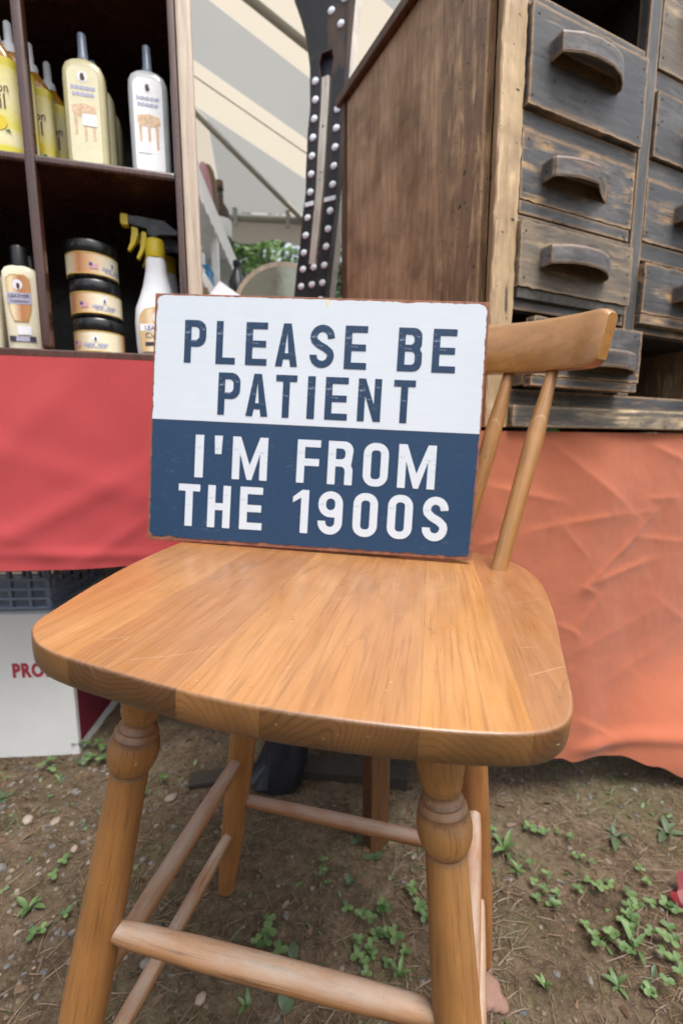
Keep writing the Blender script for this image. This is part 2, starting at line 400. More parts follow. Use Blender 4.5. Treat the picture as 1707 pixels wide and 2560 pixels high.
M_board_black = distressed('carved_board_black', 'Z', paint=(.016, .017, .021), bare=(.2, .105, .055), wear=.2, fade=(.028, .03, .038), dirt=.3, patch=True, edgew=.45)
M_board_side = plain('carved_board_raw_side', (.78, .72, .63), .75, vary=.2)
M_board_rod = distressed('carved_rod', 'Z', paint=(.5, .48, .44), bare=(.66, .58, .45), wear=.8, fade=(.6, .57, .52), dirt=1)
M_brownglass = plain('dark_brown_glaze', (.035, .02, .008), .25)
M_leather = plain('brown_leather', (.14, .08, .025), .5)
M_darkred = plain('dark_red_cloth', (.2, .015, .015), .8)
M_pinkcloth = plain('dusty_pink_cloth', (.45, .24, .26), .8)
M_mirror = plain('painted_reflection_mirror', (.32, .33, .26), .15, Metallic=.5)  # grey-green of mirrored foliage is painted into the glass colour
M_metal = plain('grey_steel_tube', (.34, .35, .32), .45, Metallic=.2)
M_table_leg = wood('table_leg_wood', (.06, .024, .010), (.095, .04, .016), (.13, .058, .026), axis='Z', ring=24, rough=.55)
M_stonepink = plain('pinkish_stone', (.21, .12, .09), .85, vary=.3, sc_=40, bump=.5)
def canvas(name, c):
    q = NT(name); v = q.coord('Object')
    cc = q.ramp(q.noise(v, 1.3, 4), (.3, tuple(x*.94 for x in c)), (.7, c))
    d = q.n('BsdfDiffuse', {'Color': cc}); t = q.n('BsdfTranslucent', {'Color': cc})
    mx = q.n('MixShader', {0: .55, 1: d, 2: t}); q.t.links.new(mx, q.out.inputs[0]); return q.m
M_can_c = canvas('cream_canvas', (.56, .51, .42)); M_can_g = canvas('grey_canvas', (.33, .33, .315)); M_can_v = canvas('valance_canvas', (.60, .535, .46))

def leaf_mat(name, c, c2):
    q = NT(name); v = q.coord('Object', (3, 4, 5))
    r = q.n('ObjectInfo', o=None).outputs['Random']
    f = q.math('ADD', q.math('MULTIPLY', q.noise(v, 60, 3), .6), q.math('MULTIPLY', r, .4))
    cc = q.ramp(f, (.25, c), (.75, c2))
    q.P(Base_Color=cc, Roughness=.5)
    t = q.n('BsdfTranslucent', {'Color': q.mix(.5, cc, c2)})
    mx = q.n('MixShader', {0: .25, 1: q.b.outputs[0], 2: t}); q.t.links.new(mx, q.out.inputs[0]); return q.m
M_leaf = leaf_mat('weed_green', (.05, .105, .032), (.15, .235, .085))
M_leaf_d = leaf_mat('weed_dark_green', (.045, .08, .035), (.10, .15, .08))
M_grass = leaf_mat('grass_green', (.06, .10, .03), (.16, .2, .08))
M_straw = leaf_mat('dry_straw', (.06, .036, .021), (.25, .175, .105))
M_treeleaf = leaf_mat('tree_leaf', (.02, .06, .012), (.06, .13, .025))
M_treeleaf2 = leaf_mat('tree_leaf_light', (.06, .13, .03), (.13, .22, .06))
M_bark = plain('bark', (.07, .055, .04), .9, bump=.5)
M_redleaf = leaf_mat('red_leaf', (.14, .008, .012), (.26, .02, .03))

# ------------------------------------------------------------------ ground
def gz0(x): 
    t = x + .25
    return -.06*(t if t > .05 else (0 if t < -.05 else (t+.05)**2/.2)) if x < 1.5 else -.105
def gz(x, y):
    p = Vector((x*3, y*3, 0)); n1 = noise.fractal(p, .8, 2.1, 4)
    n2 = noise.fractal(Vector((x*22, y*22, 3)), .9, 2.2, 4)
    return gz0(x) + .005*n1 + .0038*n2
q = NT('dirt'); v = q.coord('Object')
big = q.noise(v, 2.6, 6, .62); med = q.noise(v, 17, 6, .7); fin = q.noise(v, 75, 6, .74); gr = q.noise(v, 260, 4, .75)
f = q.math('ADD', q.math('MULTIPLY', big, .28), q.math('ADD', q.math('MULTIPLY', med, .34), q.math('MULTIPLY', fin, .38)))
c = q.ramp(f, (.35, (.020, .014, .008)), (.45, (.064, .045, .028)), (.54, (.13, .096, .063)), (.66, (.235, .185, .13)))
fib = q.noise(q.map(q.n('VectorMath', {0: v, 1: q.n('VectorMath', {0: q.noise(v, 14, 2, col=True), 'Scale': .5}, operation='SCALE')}, operation='ADD'), (1, .12, 1), rot=(0, 0, .7)), 190, 3, .7)
c = q.mix(q.ramp(fib, (.57, 0), (.64, .55)), c, (.21, .145, .085))
c = q.mix(q.ramp(gr, (.6, 0), (.72, .6)), c, (.27, .22, .165))
c = q.mix(q.ramp(gr, (.28, .75), (.40, 0)), c, (.016, .011, .007))
moss = q.math('MULTIPLY', q.ramp(q.noise(v, 5, 5, .7), (.50, 0), (.64, .6)), q.ramp(fin, (.4, .15), (.6, 1)))
c = q.mix(moss, c, (.06, .078, .026))
q.P(Base_Color=c, Roughness=.92); q.b.inputs['Specular IOR Level'].default_value = .2
q.bump(q.math('ADD', q.math('MULTIPLY', fin, .6), q.math('ADD', q.math('MULTIPLY', gr, .4), q.math('MULTIPLY', fib, .3))), 1.0, .006)
M_dirt = q.m
def grid(xs, ys, fz):
    vs = [(x, y, fz(x, y)) for y in ys for x in xs]; n = len(xs)
    fs = [(j*n+i, j*n+i+1, (j+1)*n+i+1, (j+1)*n+i) for j in range(len(ys)-1) for i in range(n-1)]
    return vs, fs
xs = [-45, -20, -8, -4, -2.2] + [-1.3+.0085*i for i in range(300)] + [2.2, 4, 8, 20, 45]
ys = [-45, -15, -5, -1.5] + [.1+.0085*i for i in range(170)] + [1.8, 2.2, 3, 5, 9, 20, 45, 90]
vs, fs = grid(xs, ys, gz)
tag(MB().add(vs, fs).build('ground', M_dirt, smooth=True), kind='structure')

# ------------------------------------------------------------------ striped tent canopy behind
e_dir = Vector((math.sin(R(24)), -math.cos(R(24)), 0)); upd = Vector((-math.cos(R(24)), -math.sin(R(24)), .36)).normalized()
Cc = Vector((-.305, 3.307, 2.2)) + e_dir*.13
tent = empty('tent_canopy', 'cream and grey striped canvas tent roof with steel poles, seen from below', 'tent', T(Cc.x, Cc.y, 0))
Ct = Vector((0, 0, 2.2))
K = .446
def rp(e, v_): return Ct + e_dir*e + upd*v_
VT = 1.25
edges = [0, .33, .52, .605, .93, 1.085, 1.40, 1.66, 1.82]
cols = ['g', 'c', 'c', 'g', 'c', 'c', 'g', 'c']
for a, b, k in zip(edges, edges[1:], cols):
    g = .0004
    pts = [rp(a+g, 0), rp(b-g, 0)]
    for e in (b-g, a+g):
        pts.append(rp(e, min(VT, e/K)))
    if a/K < VT < b/K: pts.insert(3, rp(VT*K, VT))
    MB().add(pts, [list(range(len(pts)))]).build('canvas_panel', M_can_c if k == 'c' else M_can_g, tent)
    if b in (.52, 1.82): MB().tube(rp(b, 0)-Vector((0, 0, .004)), rp(b, min(VT, b/K))-Vector((0, 0, .004)), .003 if b < 1 else .012, n=6).build('seam', M_can_c, tent)
bd = Vector((-.72+.305, 3.268-3.307, 0)).normalized()
hipd = (rp(K, 1.0)-Ct)           # along the hip for each unit of v
rw = [0, .10, .50, .86, 1.2, 1.6, 2.0, 2.5]
hip_b = hipd.dot(bd)
rup = hipd - bd*hip_b            # up the rear slope for each unit of v
for j, (a, b) in enumerate(zip(rw, rw[1:])):
    mat = M_can_g if j % 2 else M_can_c
    def top(t): return min(VT, t/hip_b) if hip_b > .01 else VT
    pts = [Ct+bd*(a+.001), Ct+bd*(b-.001), Ct+bd*(b-.001)+rup*top(b), Ct+bd*(a+.001)+rup*top(a)]
    if hip_b > .01 and a/hip_b < VT < b/hip_b: pts.insert(3, Ct+hipd*VT)
    MB().add(pts, [list(range(len(pts)))]).build('canvas_panel', mat, tent)
MB().tube(Ct-Vector((0, 0, .03)), Ct+hipd*VT-Vector((0, 0, .03)), .014).build('hip_pole', M_metal, tent)
MB().tube(rp(1.085, 0)-Vector((0, 0, .03)), rp(1.085, VT)-Vector((0, 0, .03)), .017).build('rafter_pole', M_metal, tent)
MB().tube(Ct-Vector((0, 0, .035)), Ct+bd*2.5-Vector((0, 0, .035)), .018).build('eave_pole', M_metal, tent)
MB().tube(Ct-Vector((0, 0, .035)), Ct+e_dir*1.82-Vector((0, 0, .035)), .018).build('eave_pole', M_metal, tent)
for d, L in ((bd, 2.5),):
    vs = []; fs = []
    n = 80
    nrm = Vector((d.y, -d.x, 0)); nrm = nrm if nrm.dot(Vector((.3, 1, 0))) > 0 else -nrm
    for i in range(n+1):
        t = L*i/n; p = Ct + d*t + nrm*.012
        drop = .165 + .018*math.cos(t/.36*2*math.pi)
        vs += [p, p-Vector((0, 0, drop))]
        if i: fs.append((2*i-2, 2*i-1, 2*i+1, 2*i))
    MB().add(vs, fs).build('valance', M_can_v, tent, smooth=True)
for t in (.09, .42, .86):
    p = Ct+bd*t
    MB().box(p.x-.012, p.x+.012, p.y-.03, p.y-.02, 2.11, 2.25).build('strap', M_metal, tent)
pc = Ct+Vector((.03, -.03, 0))
for (bx, by) in ((0, 0), (2.45*bd.x, 2.45*bd.y), (1.8*e_dir.x, 1.8*e_dir.y)):
    MB().lathe([(.022, -.05), (.022, 2.16)], 14).build('tent_leg', M_metal, tent, T(bx+.02, by+.02, 0), smooth=True)

# ------------------------------------------------------------------ trees beyond the tent
def tree(x, y, h, rad, mat, label, nleaf):
    t = empty('tree', label, 'tree', T(x, y, -.1), 'trees beyond the tent')
    m = MB(); m.lathe([(.16, 0), (.12, h*.25), (.08, h*.5), (.03, h*.8)], 10)
    for k in range(7):
        a = k*2.4; z = h*(.28+.07*k); m.tube((0, 0, z), (rad*.7*math.cos(a), rad*.7*math.sin(a), z+h*.16), .045, .012, 7)
    m.build('trunk', M_bark, t, smooth=True)
    vs = []; fs = []
    cl = [(random.uniform(-1, 1)*rad*.75, random.uniform(-1, 1)*rad*.75, h*random.uniform(.18, .92), rad*random.uniform(.22, .5)) for _ in range(34)]
    for _ in range(nleaf):
        cx, cy, cz, cr = random.choice(cl)
        d = Vector((random.gauss(0, 1), random.gauss(0, 1), random.gauss(0, 1))).normalized()*cr*random.uniform(.6, 1)**.5
        p = Vector((cx, cy, cz))+d; s = random.uniform(.035, .075)
        u = Vector((random.gauss(0, 1), random.gauss(0, 1), random.gauss(0, .5))).normalized(); v_ = u.orthogonal().normalized()
        n = len(vs); vs += [p-u*s, p+v_*s*.5, p+u*s, p-v_*s*.5]; fs.append((n, n+1, n+2, n+3))
    MB().add(vs, fs).build('crown', mat, t)
tree(-1.55, 6.4, 3.6, 1.0, M_treeleaf2, 'light green leafy tree beyond the tent, left of the dark green tree', 9000)
tree(-.55, 7.2, 4.4, 1.3, M_treeleaf, 'dark green dense tree beyond the tent, behind the dotted board', 12000)
tree(1.2, 8.2, 4.2, 1.4, M_treeleaf, 'dark green tree hidden behind the old chest', 5200)
tree(-3.6, 8.6, 4.6, 1.6, M_treeleaf, 'dark green tree far left beyond the tent', 5200)

# added ring of trees, mostly out of view, to cut low sky light
random.seed(3)
vs = []; fs = []
for _ in range(26000):
    a = random.uniform(0, 2*math.pi); rad = random.uniform(12.5, 16)
    hmax = 4.2+1.0*math.sin(a*5)+.7*math.sin(a*11+1); z = hmax*random.random()**.8
    p = Vector((rad*math.sin(a), rad*math.cos(a), z)); s_ = random.uniform(.22, .45)
    u = Vector((random.gauss(0, 1), random.gauss(0, 1), random.gauss(0, .6))).normalized(); v_ = u.orthogonal().normalized()
    n = len(vs); vs += [p-u*s_, p+v_*s_*.6, p+u*s_, p-v_*s_*.6]; fs.append((n, n+1, n+2, n+3))
tag(MB().add(vs, fs).build('added_treeline', M_treeleaf), kind='stuff')

# ------------------------------------------------------------------ the bar stool
r_, y_ = R(3.5), R(-11)
SX = Vector((math.cos(y_)*math.cos(r_), math.sin(y_)*math.cos(r_), -math.sin(r_)))
SY = Vector((-math.sin(y_), math.cos(y_), 0)); SZ = SX.cross(SY)
SO = Vector((-.04798, .29047, .5884))
MS = axes(SO - SZ*.605, SX, SY, SZ)
stool = empty('bar_stool', 'honey brown wooden bar stool with turned legs and low curved back', 'stool', MS)
H0 = .605
outl = [(-.19, 0), (-.168, -.016), (-.137, -.026), (-.083, -.035), (-.033, -.0415), (.01, -.0435), (.056, -.0415), (.098, -.0375), (.134, -.032), (.165, -.0235), (.183, -.0115), (.193, .005), (.2, .03), (.211, .093), (.229, .197), (.2385, .29), (.2325, .355), (.208, .402), (.166, .424), (.09, .437), (0, .441), (-.09, .437), (-.166, .424), (-.21, .402), (-.236, .355), (-.2405, .28), (-.235, .18), (-.221, .095), (-.2095, .045), (-.203, .018)]
ol = catmull(outl, 3)
n = len(ol)
def inset(d):
    out = []
    for i in range(n):
        tn = (ol[(i+1) % n]-ol[i-1]).normalized(); nr = Vector((-tn.y, tn.x)); out.append(ol[i]+nr*d)
    return out
lv = [(.0026, 0), (.0013, -.0003), (.0004, -.0011), (0, -.0026), (0, -.012), (.0006, -.019), (.0022, -.0224), (.005, -.0242)]
vs = []
for d, z in lv: vs += [(p.x, p.y, H0+z) for p in inset(d)]
fs = [list(range(n)), list(range((len(lv)-1)*n, len(lv)*n))]
for i in range(len(lv)-1):
    for k in range(n): fs.append((i*n+k, i*n+(k+1) % n, (i+1)*n+(k+1) % n, (i+1)*n+k))
seat_me = MB().add(vs, fs).mesh('seat_blank', M_seat)
seat = link('seat', None, stool)
cuts = [-.3, -.135, -.047, .0085, .101, .165, .3]
for a, b in zip(cuts, cuts[1:]):
    bm = bmesh.new(); bm.from_mesh(seat_me)
    for x, sgn in ((a, -1), (b, 1)):
        if abs(x) > .29: continue
        g = bm.verts[:]+bm.edges[:]+bm.faces[:]
        rr = bmesh.ops.bisect_plane(bm, geom=g, plane_co=(x-sgn*.00005, 0, 0), plane_no=(sgn, 0, 0), clear_outer=True)
        ed = [e for e in rr['geom_cut'] if isinstance(e, bmesh.types.BMEdge)]
        bmesh.ops.edgeloop_fill(bm, edges=ed)
    cx = (max(a, -.24)+min(b, .24))/2
    bmesh.ops.translate(bm, verts=bm.verts, vec=(-cx, -.2, -H0))
    bmesh.ops.recalc_face_normals(bm, faces=bm.faces)
    me = bpy.data.meshes.new('seat_board'); bm.to_mesh(me); bm.free(); me.materials.append(M_seat)
    me.polygons.foreach_set('use_smooth', [True]*len(me.polygons)); me.set_sharp_from_angle(angle=R(50))
    link('seat_board', me, seat, T(cx, .2, H0))
bpy.data.meshes.remove(seat_me)
def fl(sg, h): t = -h-.022; return Vector((sg*(.115+.154*t)-.0026, .0447-.080*t, H0+h))
def rl(sg, h):
    a, b = ((-.105, .262), (-.178, .339)) if sg < 0 else ((.148, .262), (.237, .329))
    t = (-h-.022)/.578; return Vector((a[0]+(b[0]-a[0])*t, a[1]+(b[1]-a[1])*t, H0+h))
fprof = [(.0150, 0), (.0165, .018), (.0176, .036), (.0178, .044), (.0168, .050), (.0158, .054), (.0160, .056), (.0150, .060), (.0128, .0645), (.0128, .0655), (.0148, .069), (.0160, .0705), (.0156, .072), (.0174, .0745), (.0184, .0765), (.0179, .078), (.0194, .082), (.0205, .0875), (.0208, .092), (.0203, .0975), (.0189, .1025), (.0168, .1075), (.0152, .1098), (.0155, .112), (.0170, .18), (.0190, .27), (.0200, .34), (.0196, .40), (.0172, .50), (.0140, .575), (.0128, .590)]
rprof = [(.0165, 0), (.0185, .15), (.0190, .3), (.0180, .45), (.0150, .55), (.0135, .586)]
def leg(A, B, prof, name='leg', mat=M_leg):
    M, L = orient(A, B); k = L/prof[-1][1] if prof[-1][1] > .3 else 1
    return MB().lathe([(r, z) for r, z in prof], 40).build(name, mat, stool, M, smooth=True)
for sg in (-1, 1):
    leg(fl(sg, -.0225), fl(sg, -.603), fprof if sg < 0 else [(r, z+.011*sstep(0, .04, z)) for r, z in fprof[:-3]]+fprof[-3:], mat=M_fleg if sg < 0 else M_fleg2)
    leg(rl(sg, -.0225), rl(sg, -.603), rprof)
def rung(A, B, r=.0115, e=.0075, paleA=0):
    M, L = orient(A, B)
    pr = [(e, 0), (e*1.02, .012), (r*.86, .03), (r*.98, L*.3), (r, L*.5), (r*.98, L*.7), (r*.86, L-.03), (e*1.02, L-.012), (e, L)]
    o = MB().lathe(pr, 24).build('rung', M_rung, stool, M, smooth=True)
    return o
rung(fl(-1, -.285), fl(1, -.279), .0112, .0078)
rung(rl(-1, -.400), rl(1, -.396), .0105)
for sg in (-1, 1):
    rung(fl(sg, -.36), rl(sg, -.315), .0108); rung(fl(sg, -.505), rl(sg, -.463), .0100)
# low curved back: spindles and top rail
path = catmull([(-.302, .352), (-.262, .396), (-.2, .437), (-.1, .476), (0, .49), (.1, .479), (.2, .446), (.258, .402), (.290, .362)], 5, closed=False)
zt, zb, th, lean = .339, .266, .012, .014
secs = []
for i, p in enumerate(path):
    tn = (path[min(i+1, len(path)-1)]-path[max(i-1, 0)]).normalized(); nr = Vector((-tn.y, tn.x))
    endf = min(i, len(path)-1-i)
    kz = [.78, .93, 1, 1][min(endf, 3)]; kt = [.75, .95, 1, 1][min(endf, 3)]
    ring = []
    for (a, b) in [(-1, -.86), (-.86, -1), (.86, -1), (1, -.86), (1, .8), (.72, .97), (.3, 1), (-.3, 1), (-.72, .97), (-1, .8)]:
        zz = (zt+zb)/2 + b*(zt-zb)/2*kz
        q2 = p + nr*(a*th*kt + (zz-zb)/(zt-zb)*lean*1.0)
        ring.append((q2.x, q2.y, H0+zz))
    secs.append(ring)
m = MB(); k = len(secs[0]); vv = [v for s in secs for v in s]; ff = []
for i in range(len(secs)-1):
    for j in range(k): ff.append((i*k+j, i*k+(j+1) % k, (i+1)*k+(j+1) % k, (i+1)*k+j))
ff += [list(range(k)), list(range((len(secs)-1)*k, len(secs)*k))]
m.add(vv, ff).build('back_rail', M_rail, stool, smooth=True)
sp = [((.194, .334), (.2495, .4165)), ((.146, .392), (.198, .452)), ((.05, .418), (.066, .489)), ((-.05, .418), (-.066, .489)), ((-.146, .392), (-.198, .452)), ((-.194, .334), (-.2495, .4165))]
for a, b in sp:
    A = Vector((a[0], a[1], H0-.004)); B = Vector((b[0], b[1], H0+.275))
    M, L = orient(A, B)
    MB().lathe([(.0103, 0), (.0108, .05), (.0118, L*.5), (.0118, L*.66), (.0105, L*.76), (.0085, L*.87), (.0075, L)], 24).build('spindle', M_rail if 0 else M_leg, stool, M, smooth=True)

# ------------------------------------------------------------------ the sign on the seat
sw, shh = .452, .3408
su = Vector((math.cos(.1127)*math.cos(.0112), math.sin(.1127)*math.cos(.0112), math.sin(.0112))); sup = Vector((0, math.sin(.1047), math.cos(.1047))); sup = (sup - su*sup.dot(su)).normalized()
MSg = MS @ axes(Vector((-.2888, .2924, H0+.0008)), su, sup.cross(su), sup)      # local x right, y away from the viewer, z up
sign = empty('metal_sign', 'white and navy metal sign with rusty edges leaning on the stool back', 'sign', MSg)
MB().prism([(.002, 0), (sw-.002, 0), (sw-.0005, .0005), (sw, .002), (sw, shh-.002), (sw-.0005, shh-.0005), (sw-.002, shh), (.002, shh), (.0005, shh-.0005), (0, shh-.002), (0, .002), (.0005, .0005)], 0, .008).build('plate', M_rust, sign, bevel=.0008)
def ragged(pts, amp, step=.0022):
    out = []
    for (a, b, am) in pts:
        a, b = Vector(a), Vector(b); L = (b-a).length; k = max(1, int(L/step)); nr = Vector((-(b-a).y, (b-a).x)).normalized()
        for i in range(k):
            p = a.lerp(b, i/k); am2 = am*amp
            e = noise.fractal(Vector((p.x*180, p.y*180, 1)), .7, 2, 3)
            e2 = max(0, noise.noise(Vector((p.x*45, p.y*45, 9)))-.15)*2
            out.append(p+nr*am2*(abs(e)*.8+e2))
    return out
def panel(name, segs, amp, mat, y):
    p = ragged(segs, amp); m = MB(); k = len(p)
    m.add([(v.x, y, v.y) for v in p]+[(v.x, y+.0006, v.y) for v in p], [list(range(k))]+[(i, (i+1) % k, (i+1) % k+k, i+k) for i in range(k)])
    return m.build(name, mat, sign)
zd = .1690; mgn = .0028; rc = .011
def arc(cx, cz, r, a0, a1, k=7): return [(cx+r*math.cos(R(a0+(a1-a0)*i/k)), cz+r*math.sin(R(a0+(a1-a0)*i/k))) for i in range(k+1)]
def segs(pts, flags): return [(a, b, f) for (a, b), f in zip(zip(pts, pts[1:]+pts[:1]), flags)]
wp = [(mgn*.6, zd+.0004), (sw-mgn*.6, zd+.0004)] + arc(sw-mgn*1.1-rc, shh-mgn-rc, rc, 0, 90) + arc(mgn+rc, shh-mgn*.8-rc, rc, 90, 180)
panel('white_panel', segs(wp, [0]+[1]*(len(wp)-1)), .0022, M_sgn_white, -.0006)
npn = [(sw-mgn*.6, zd-.0002), (mgn*.6, zd-.0002)] + arc(mgn+rc, mgn*1.6+rc, rc, 180, 270) + arc(sw-mgn*1.3-rc*.8, mgn*1.3+rc*.8, rc*.8, 270, 360)
panel('navy_panel', segs(npn, [0]+[1]*(len(npn)-1)), .0026, M_sgn_navy, -.0006)
M_stain = plain('yellow_rust_drip', (.68, .58, .36), .6)
for pts in ([(.2355, .3365), (.2425, .3365), (.2415, .333), (.2402, .328), (.2388, .329), (.2375, .333)], [(.1045, .2755), (.1065, .2765), (.107, .273), (.1055, .271)]):
    link('rust_stain', bpy.data.meshes.new('rust_stain'), sign, T(0, -.0008, 0)).data.from_pydata([(x, 0, z) for x, z in pts], [], [list(range(len(pts)))])
for o in sign.children:
    if o.name.startswith('rust_stain'): o.data.materials.append(M_stain)
# --- letters: outlines (and counters) on a unit-height box
def rr(x0, z0, x1, z1, r, k=7):
    r = min(r, (x1-x0)/2, (z1-z0)/2)
    return arc(x1-r, z1-r, r, 0, 90, k)+arc(x0+r, z1-r, r, 90, 180, k)+arc(x0+r, z0+r, r, 180, 270, k)+arc(x1-r, z0+r, r, 270, 360, k)
def stroke(c_, t):
    c_ = [Vector(p) for p in c_]; L = []; Rr = []
    for i, p in enumerate(c_):
        tn = (c_[min(i+1, len(c_)-1)]-c_[max(i-1, 0)]).normalized(); nr = Vector((-tn.y, tn.x)); L.append(p+nr*t/2); Rr.append(p-nr*t/2)
    return [tuple(v) for v in L+Rr[::-1]]
def glyph(ch, W, t):
    h = t*.93; r = min(W*.47, .26)
    if ch == 'I': return [[(0, 0), (W, 0), (W, 1), (0, 1)]]
    if ch == "'": return [[(W*.1, .57), (W*.9, .57), (W, 1), (0, 1)]]
    if ch == 'L': return [[(0, 0), (W, 0), (W, h), (t, h), (t, 1), (0, 1)]]
    if ch == 'T': return [[(W/2-t/2, 0), (W/2+t/2, 0), (W/2+t/2, 1-h), (W, 1-h), (W, 1), (0, 1), (0, 1-h), (W/2-t/2, 1-h)]]
    if ch == 'E': return [[(0, 0), (W, 0), (W, h), (t, h), (t, .5-h/2), (W*.95, .5-h/2), (W*.95, .5+h/2), (t, .5+h/2), (t, 1-h), (W, 1-h), (W, 1), (0, 1)]]
    if ch == 'F': return [[(0, 0), (t, 0), (t, .5-h*.6), (W*.95, .5-h*.6), (W*.95, .5+h*.4), (t, .5+h*.4), (t, 1-h), (W, 1-h), (W, 1), (0, 1)]]
    if ch == 'H': return [[(0, 0), (t, 0), (t, .5-h/2), (W-t, .5-h/2), (W-t, 0), (W, 0), (W, 1), (W-t, 1), (W-t, .5+h/2), (t, .5+h/2), (t, 1), (0, 1)]]
    if ch == 'N': return [[(0, 0), (t, 0), (t, .60), (W-t, 0), (W, 0), (W, 1), (W-t, 1), (W-t, .40), (t, 1), (0, 1)]]
    if ch == 'M': return [[(0, 0), (t, 0), (t, .62), (W/2-t*.32, 0), (W/2+t*.32, 0), (W-t, .62), (W-t, 0), (W, 0), (W, 1), (W-t*1.05, 1), (W/2, .34), (t*1.05, 1), (0, 1)]]
    if ch == 'A':
        a, tw = W/2-t*.56, t*1.12
        xi = lambda z: a*z
        return [[(0, 0), (t*1.0, 0), (t*1.0+a*.17*.92, .17), (W-t*1.0-a*.17*.92, .17), (W-t*1.0, 0), (W, 0), (W/2+t*.56, 1), (W/2-t*.56, 1)],
                [(t*1.06+a*.31*.86, .31), (W-t*1.06-a*.31*.86, .31), (W/2, .80)]]
    if ch == '1': return [[(W-t, 0), (W, 0), (W, 1), (W-t*.9, 1), (0, .83), (0, .70), (W-t, .82)]]
    if ch in 'O0': return [rr(0, 0, W, 1, r), rr(t, t*.95, W-t, 1-t*.95, max(.04, r-t))]
    if ch == 'P': return [[(0, 0), (t, 0), (t, .38)] + arc(W-r*.9, .38+r*.9, r*.9, -90, 0) + arc(W-r*.9, 1-r*.9, r*.9, 0, 90) + [(0, 1)],
                          [(t, .38+h)] + arc(W-t-.1, .38+h+.1, .1, -90, 0) + arc(W-t-.1, 1-h-.1, .1, 0, 90) + [(t, 1-h)]]
    if ch == 'R': return [[(0, 0), (t, 0), (t, .42), (W*.5, .42)] + arc(W-t-.1, .42-.1, .1, 90, 0, 4) + [(W-t, 0), (W, 0), (W, .36), (W*.93, .46), (W*.95, .52)] + arc(W-r*.8, 1-r*.8, r*.8, 0, 90) + [(0, 1)],
                          [(t, .42+h)] + arc(W-t-.1, .42+h+.1, .1, -90, 0, 5) + arc(W-t-.1, 1-h-.1, .1, 0, 90, 5) + [(t, 1-h)]]
    if ch == 'B': return [[(0, 0)] + arc(W-r*.8, r*.8, r*.8, -90, 0) + [(W, .42), (W*.9, .515), (W*.97, .60)] + arc(W*.97-r*.75, 1-r*.75, r*.75, 0, 90) + [(0, 1)],
                          [(t, h)] + arc(W-t-.09, h+.09, .09, -90, 0, 5) + arc(W-t-.09, .46-.09, .09, 0, 90, 5) + [(t, .46)],
                          [(t, .46+h)] + arc(W*.95-t-.09, .46+h+.09, .09, -90, 0, 5) + arc(W*.95-t-.09, 1-h-.09, .09, 0, 90, 5) + [(t, 1-h)]]
    if ch == 'S':
        a = t/2; q1 = W/2-a; 
        c_ = [(W-a, .70), (W-a, .76)] + arc(W/2, 1-a-q1, q1, 0, 180, 10) + [(a, .70), (a+.015, .63)] + [(W*.36, .54), (W*.64, .455)] + [(W-a-.015, .365), (W-a, .30)] + arc(W/2, a+q1, q1, 0, -180, 10) + [(a, .30)]
        return [stroke(c_, t)]
    if ch == '9':
        ri = W/2-t
        out = arc(W/2, 1-W/2, W/2, 0, 180, 10) + arc(W/2, .40+W/2, W/2, 180, 270, 6) + [(W-t, .40), (W-t, W/2)] + arc(W/2, W/2, ri, 0, -180, 8) + [(t, .31), (0, .31)] + arc(W/2, W/2, W/2, 180, 360, 10)
        return [out, rr(t, .40+h, W-t, 1-h, max(.05, ri))]
rows = [
 ('n', [('P',.0441,.0744,.2479,.3057),('L',.0886,.1157,.2478,.3055),('E',.1299,.1596,.2478,.3053),('A',.1714,.2018,.2477,.3051),('S',.2182,.2511,.2476,.305),('E',.2649,.295,.2475,.3048),('B',.336,.3681,.2474,.3045),('E',.3815,.4124,.2473,.3043)]),
 ('n', [('P',.0942,.125,.179,.2366),('A',.1338,.1644,.179,.2365),('T',.1743,.2033,.179,.2364),('I',.218,.2284,.179,.2363),('E',.2423,.2731,.179,.2362),('N',.2866,.3178,.179,.236),('T',.3339,.3626,.179,.2359)]),
 ('w', [('I',.0653,.0772,.0912,.1501),("'",.0924,.1036,.0913,.1502),('M',.1183,.1674,.0915,.1503),('F',.2084,.2403,.0918,.1506),('R',.2509,.2848,.092,.1507),('O',.299,.3328,.0922,.1509),('M',.3459,.3958,.0925,.1511)]),
 ('w', [('T',.0437,.0744,.0226,.0812),('H',.086,.1181,.0227,.0815),('E',.1316,.1634,.0227,.0818),('1',.2056,.2276,.0228,.0822),('9',.2411,.2747,.0229,.0824),('0',.289,.3223,.0229,.0827),('0',.3359,.3694,.023,.083),('S',.3828,.4167,.023,.0833)])]
def fill_mesh(loops, name, mat, extrude=0):
    cu = bpy.data.curves.new(name, 'CURVE'); cu.dimensions = '2D'; cu.fill_mode = 'BOTH'; cu.extrude = extrude
    for lp in loops:
        s_ = cu.splines.new('POLY'); s_.points.add(len(lp)-1); s_.use_cyclic_u = True
        for pt, (x, z) in zip(s_.points, lp): pt.co = (x, z, 0, 1)
    o = bpy.data.objects.new(name, cu); col.objects.link(o)
    dg = bpy.context.evaluated_depsgraph_get(); me = bpy.data.meshes.new_from_object(o.evaluated_get(dg))
    bpy.data.objects.remove(o); bpy.data.curves.remove(cu)
    me.name = name; me.materials.clear(); me.materials.append(mat); return me
UP = Matrix.Rotation(R(90), 4, 'X')      # curve plane x,y -> x,z facing -y
for kind, ls in rows:
    for ch, x0, x1, z0, z1 in ls:
        hh = z1-z0; W = (x1-x0)/hh
        me = fill_mesh([[(x*hh, z*hh) for x, z in lp] for lp in glyph(ch, W, .166 if kind == 'n' else .178)], 'letter', M_let_navy if kind == 'n' else M_let_white, .00015)
        link('letter', me, sign, T(x0, -.0009, z0) @ UP)

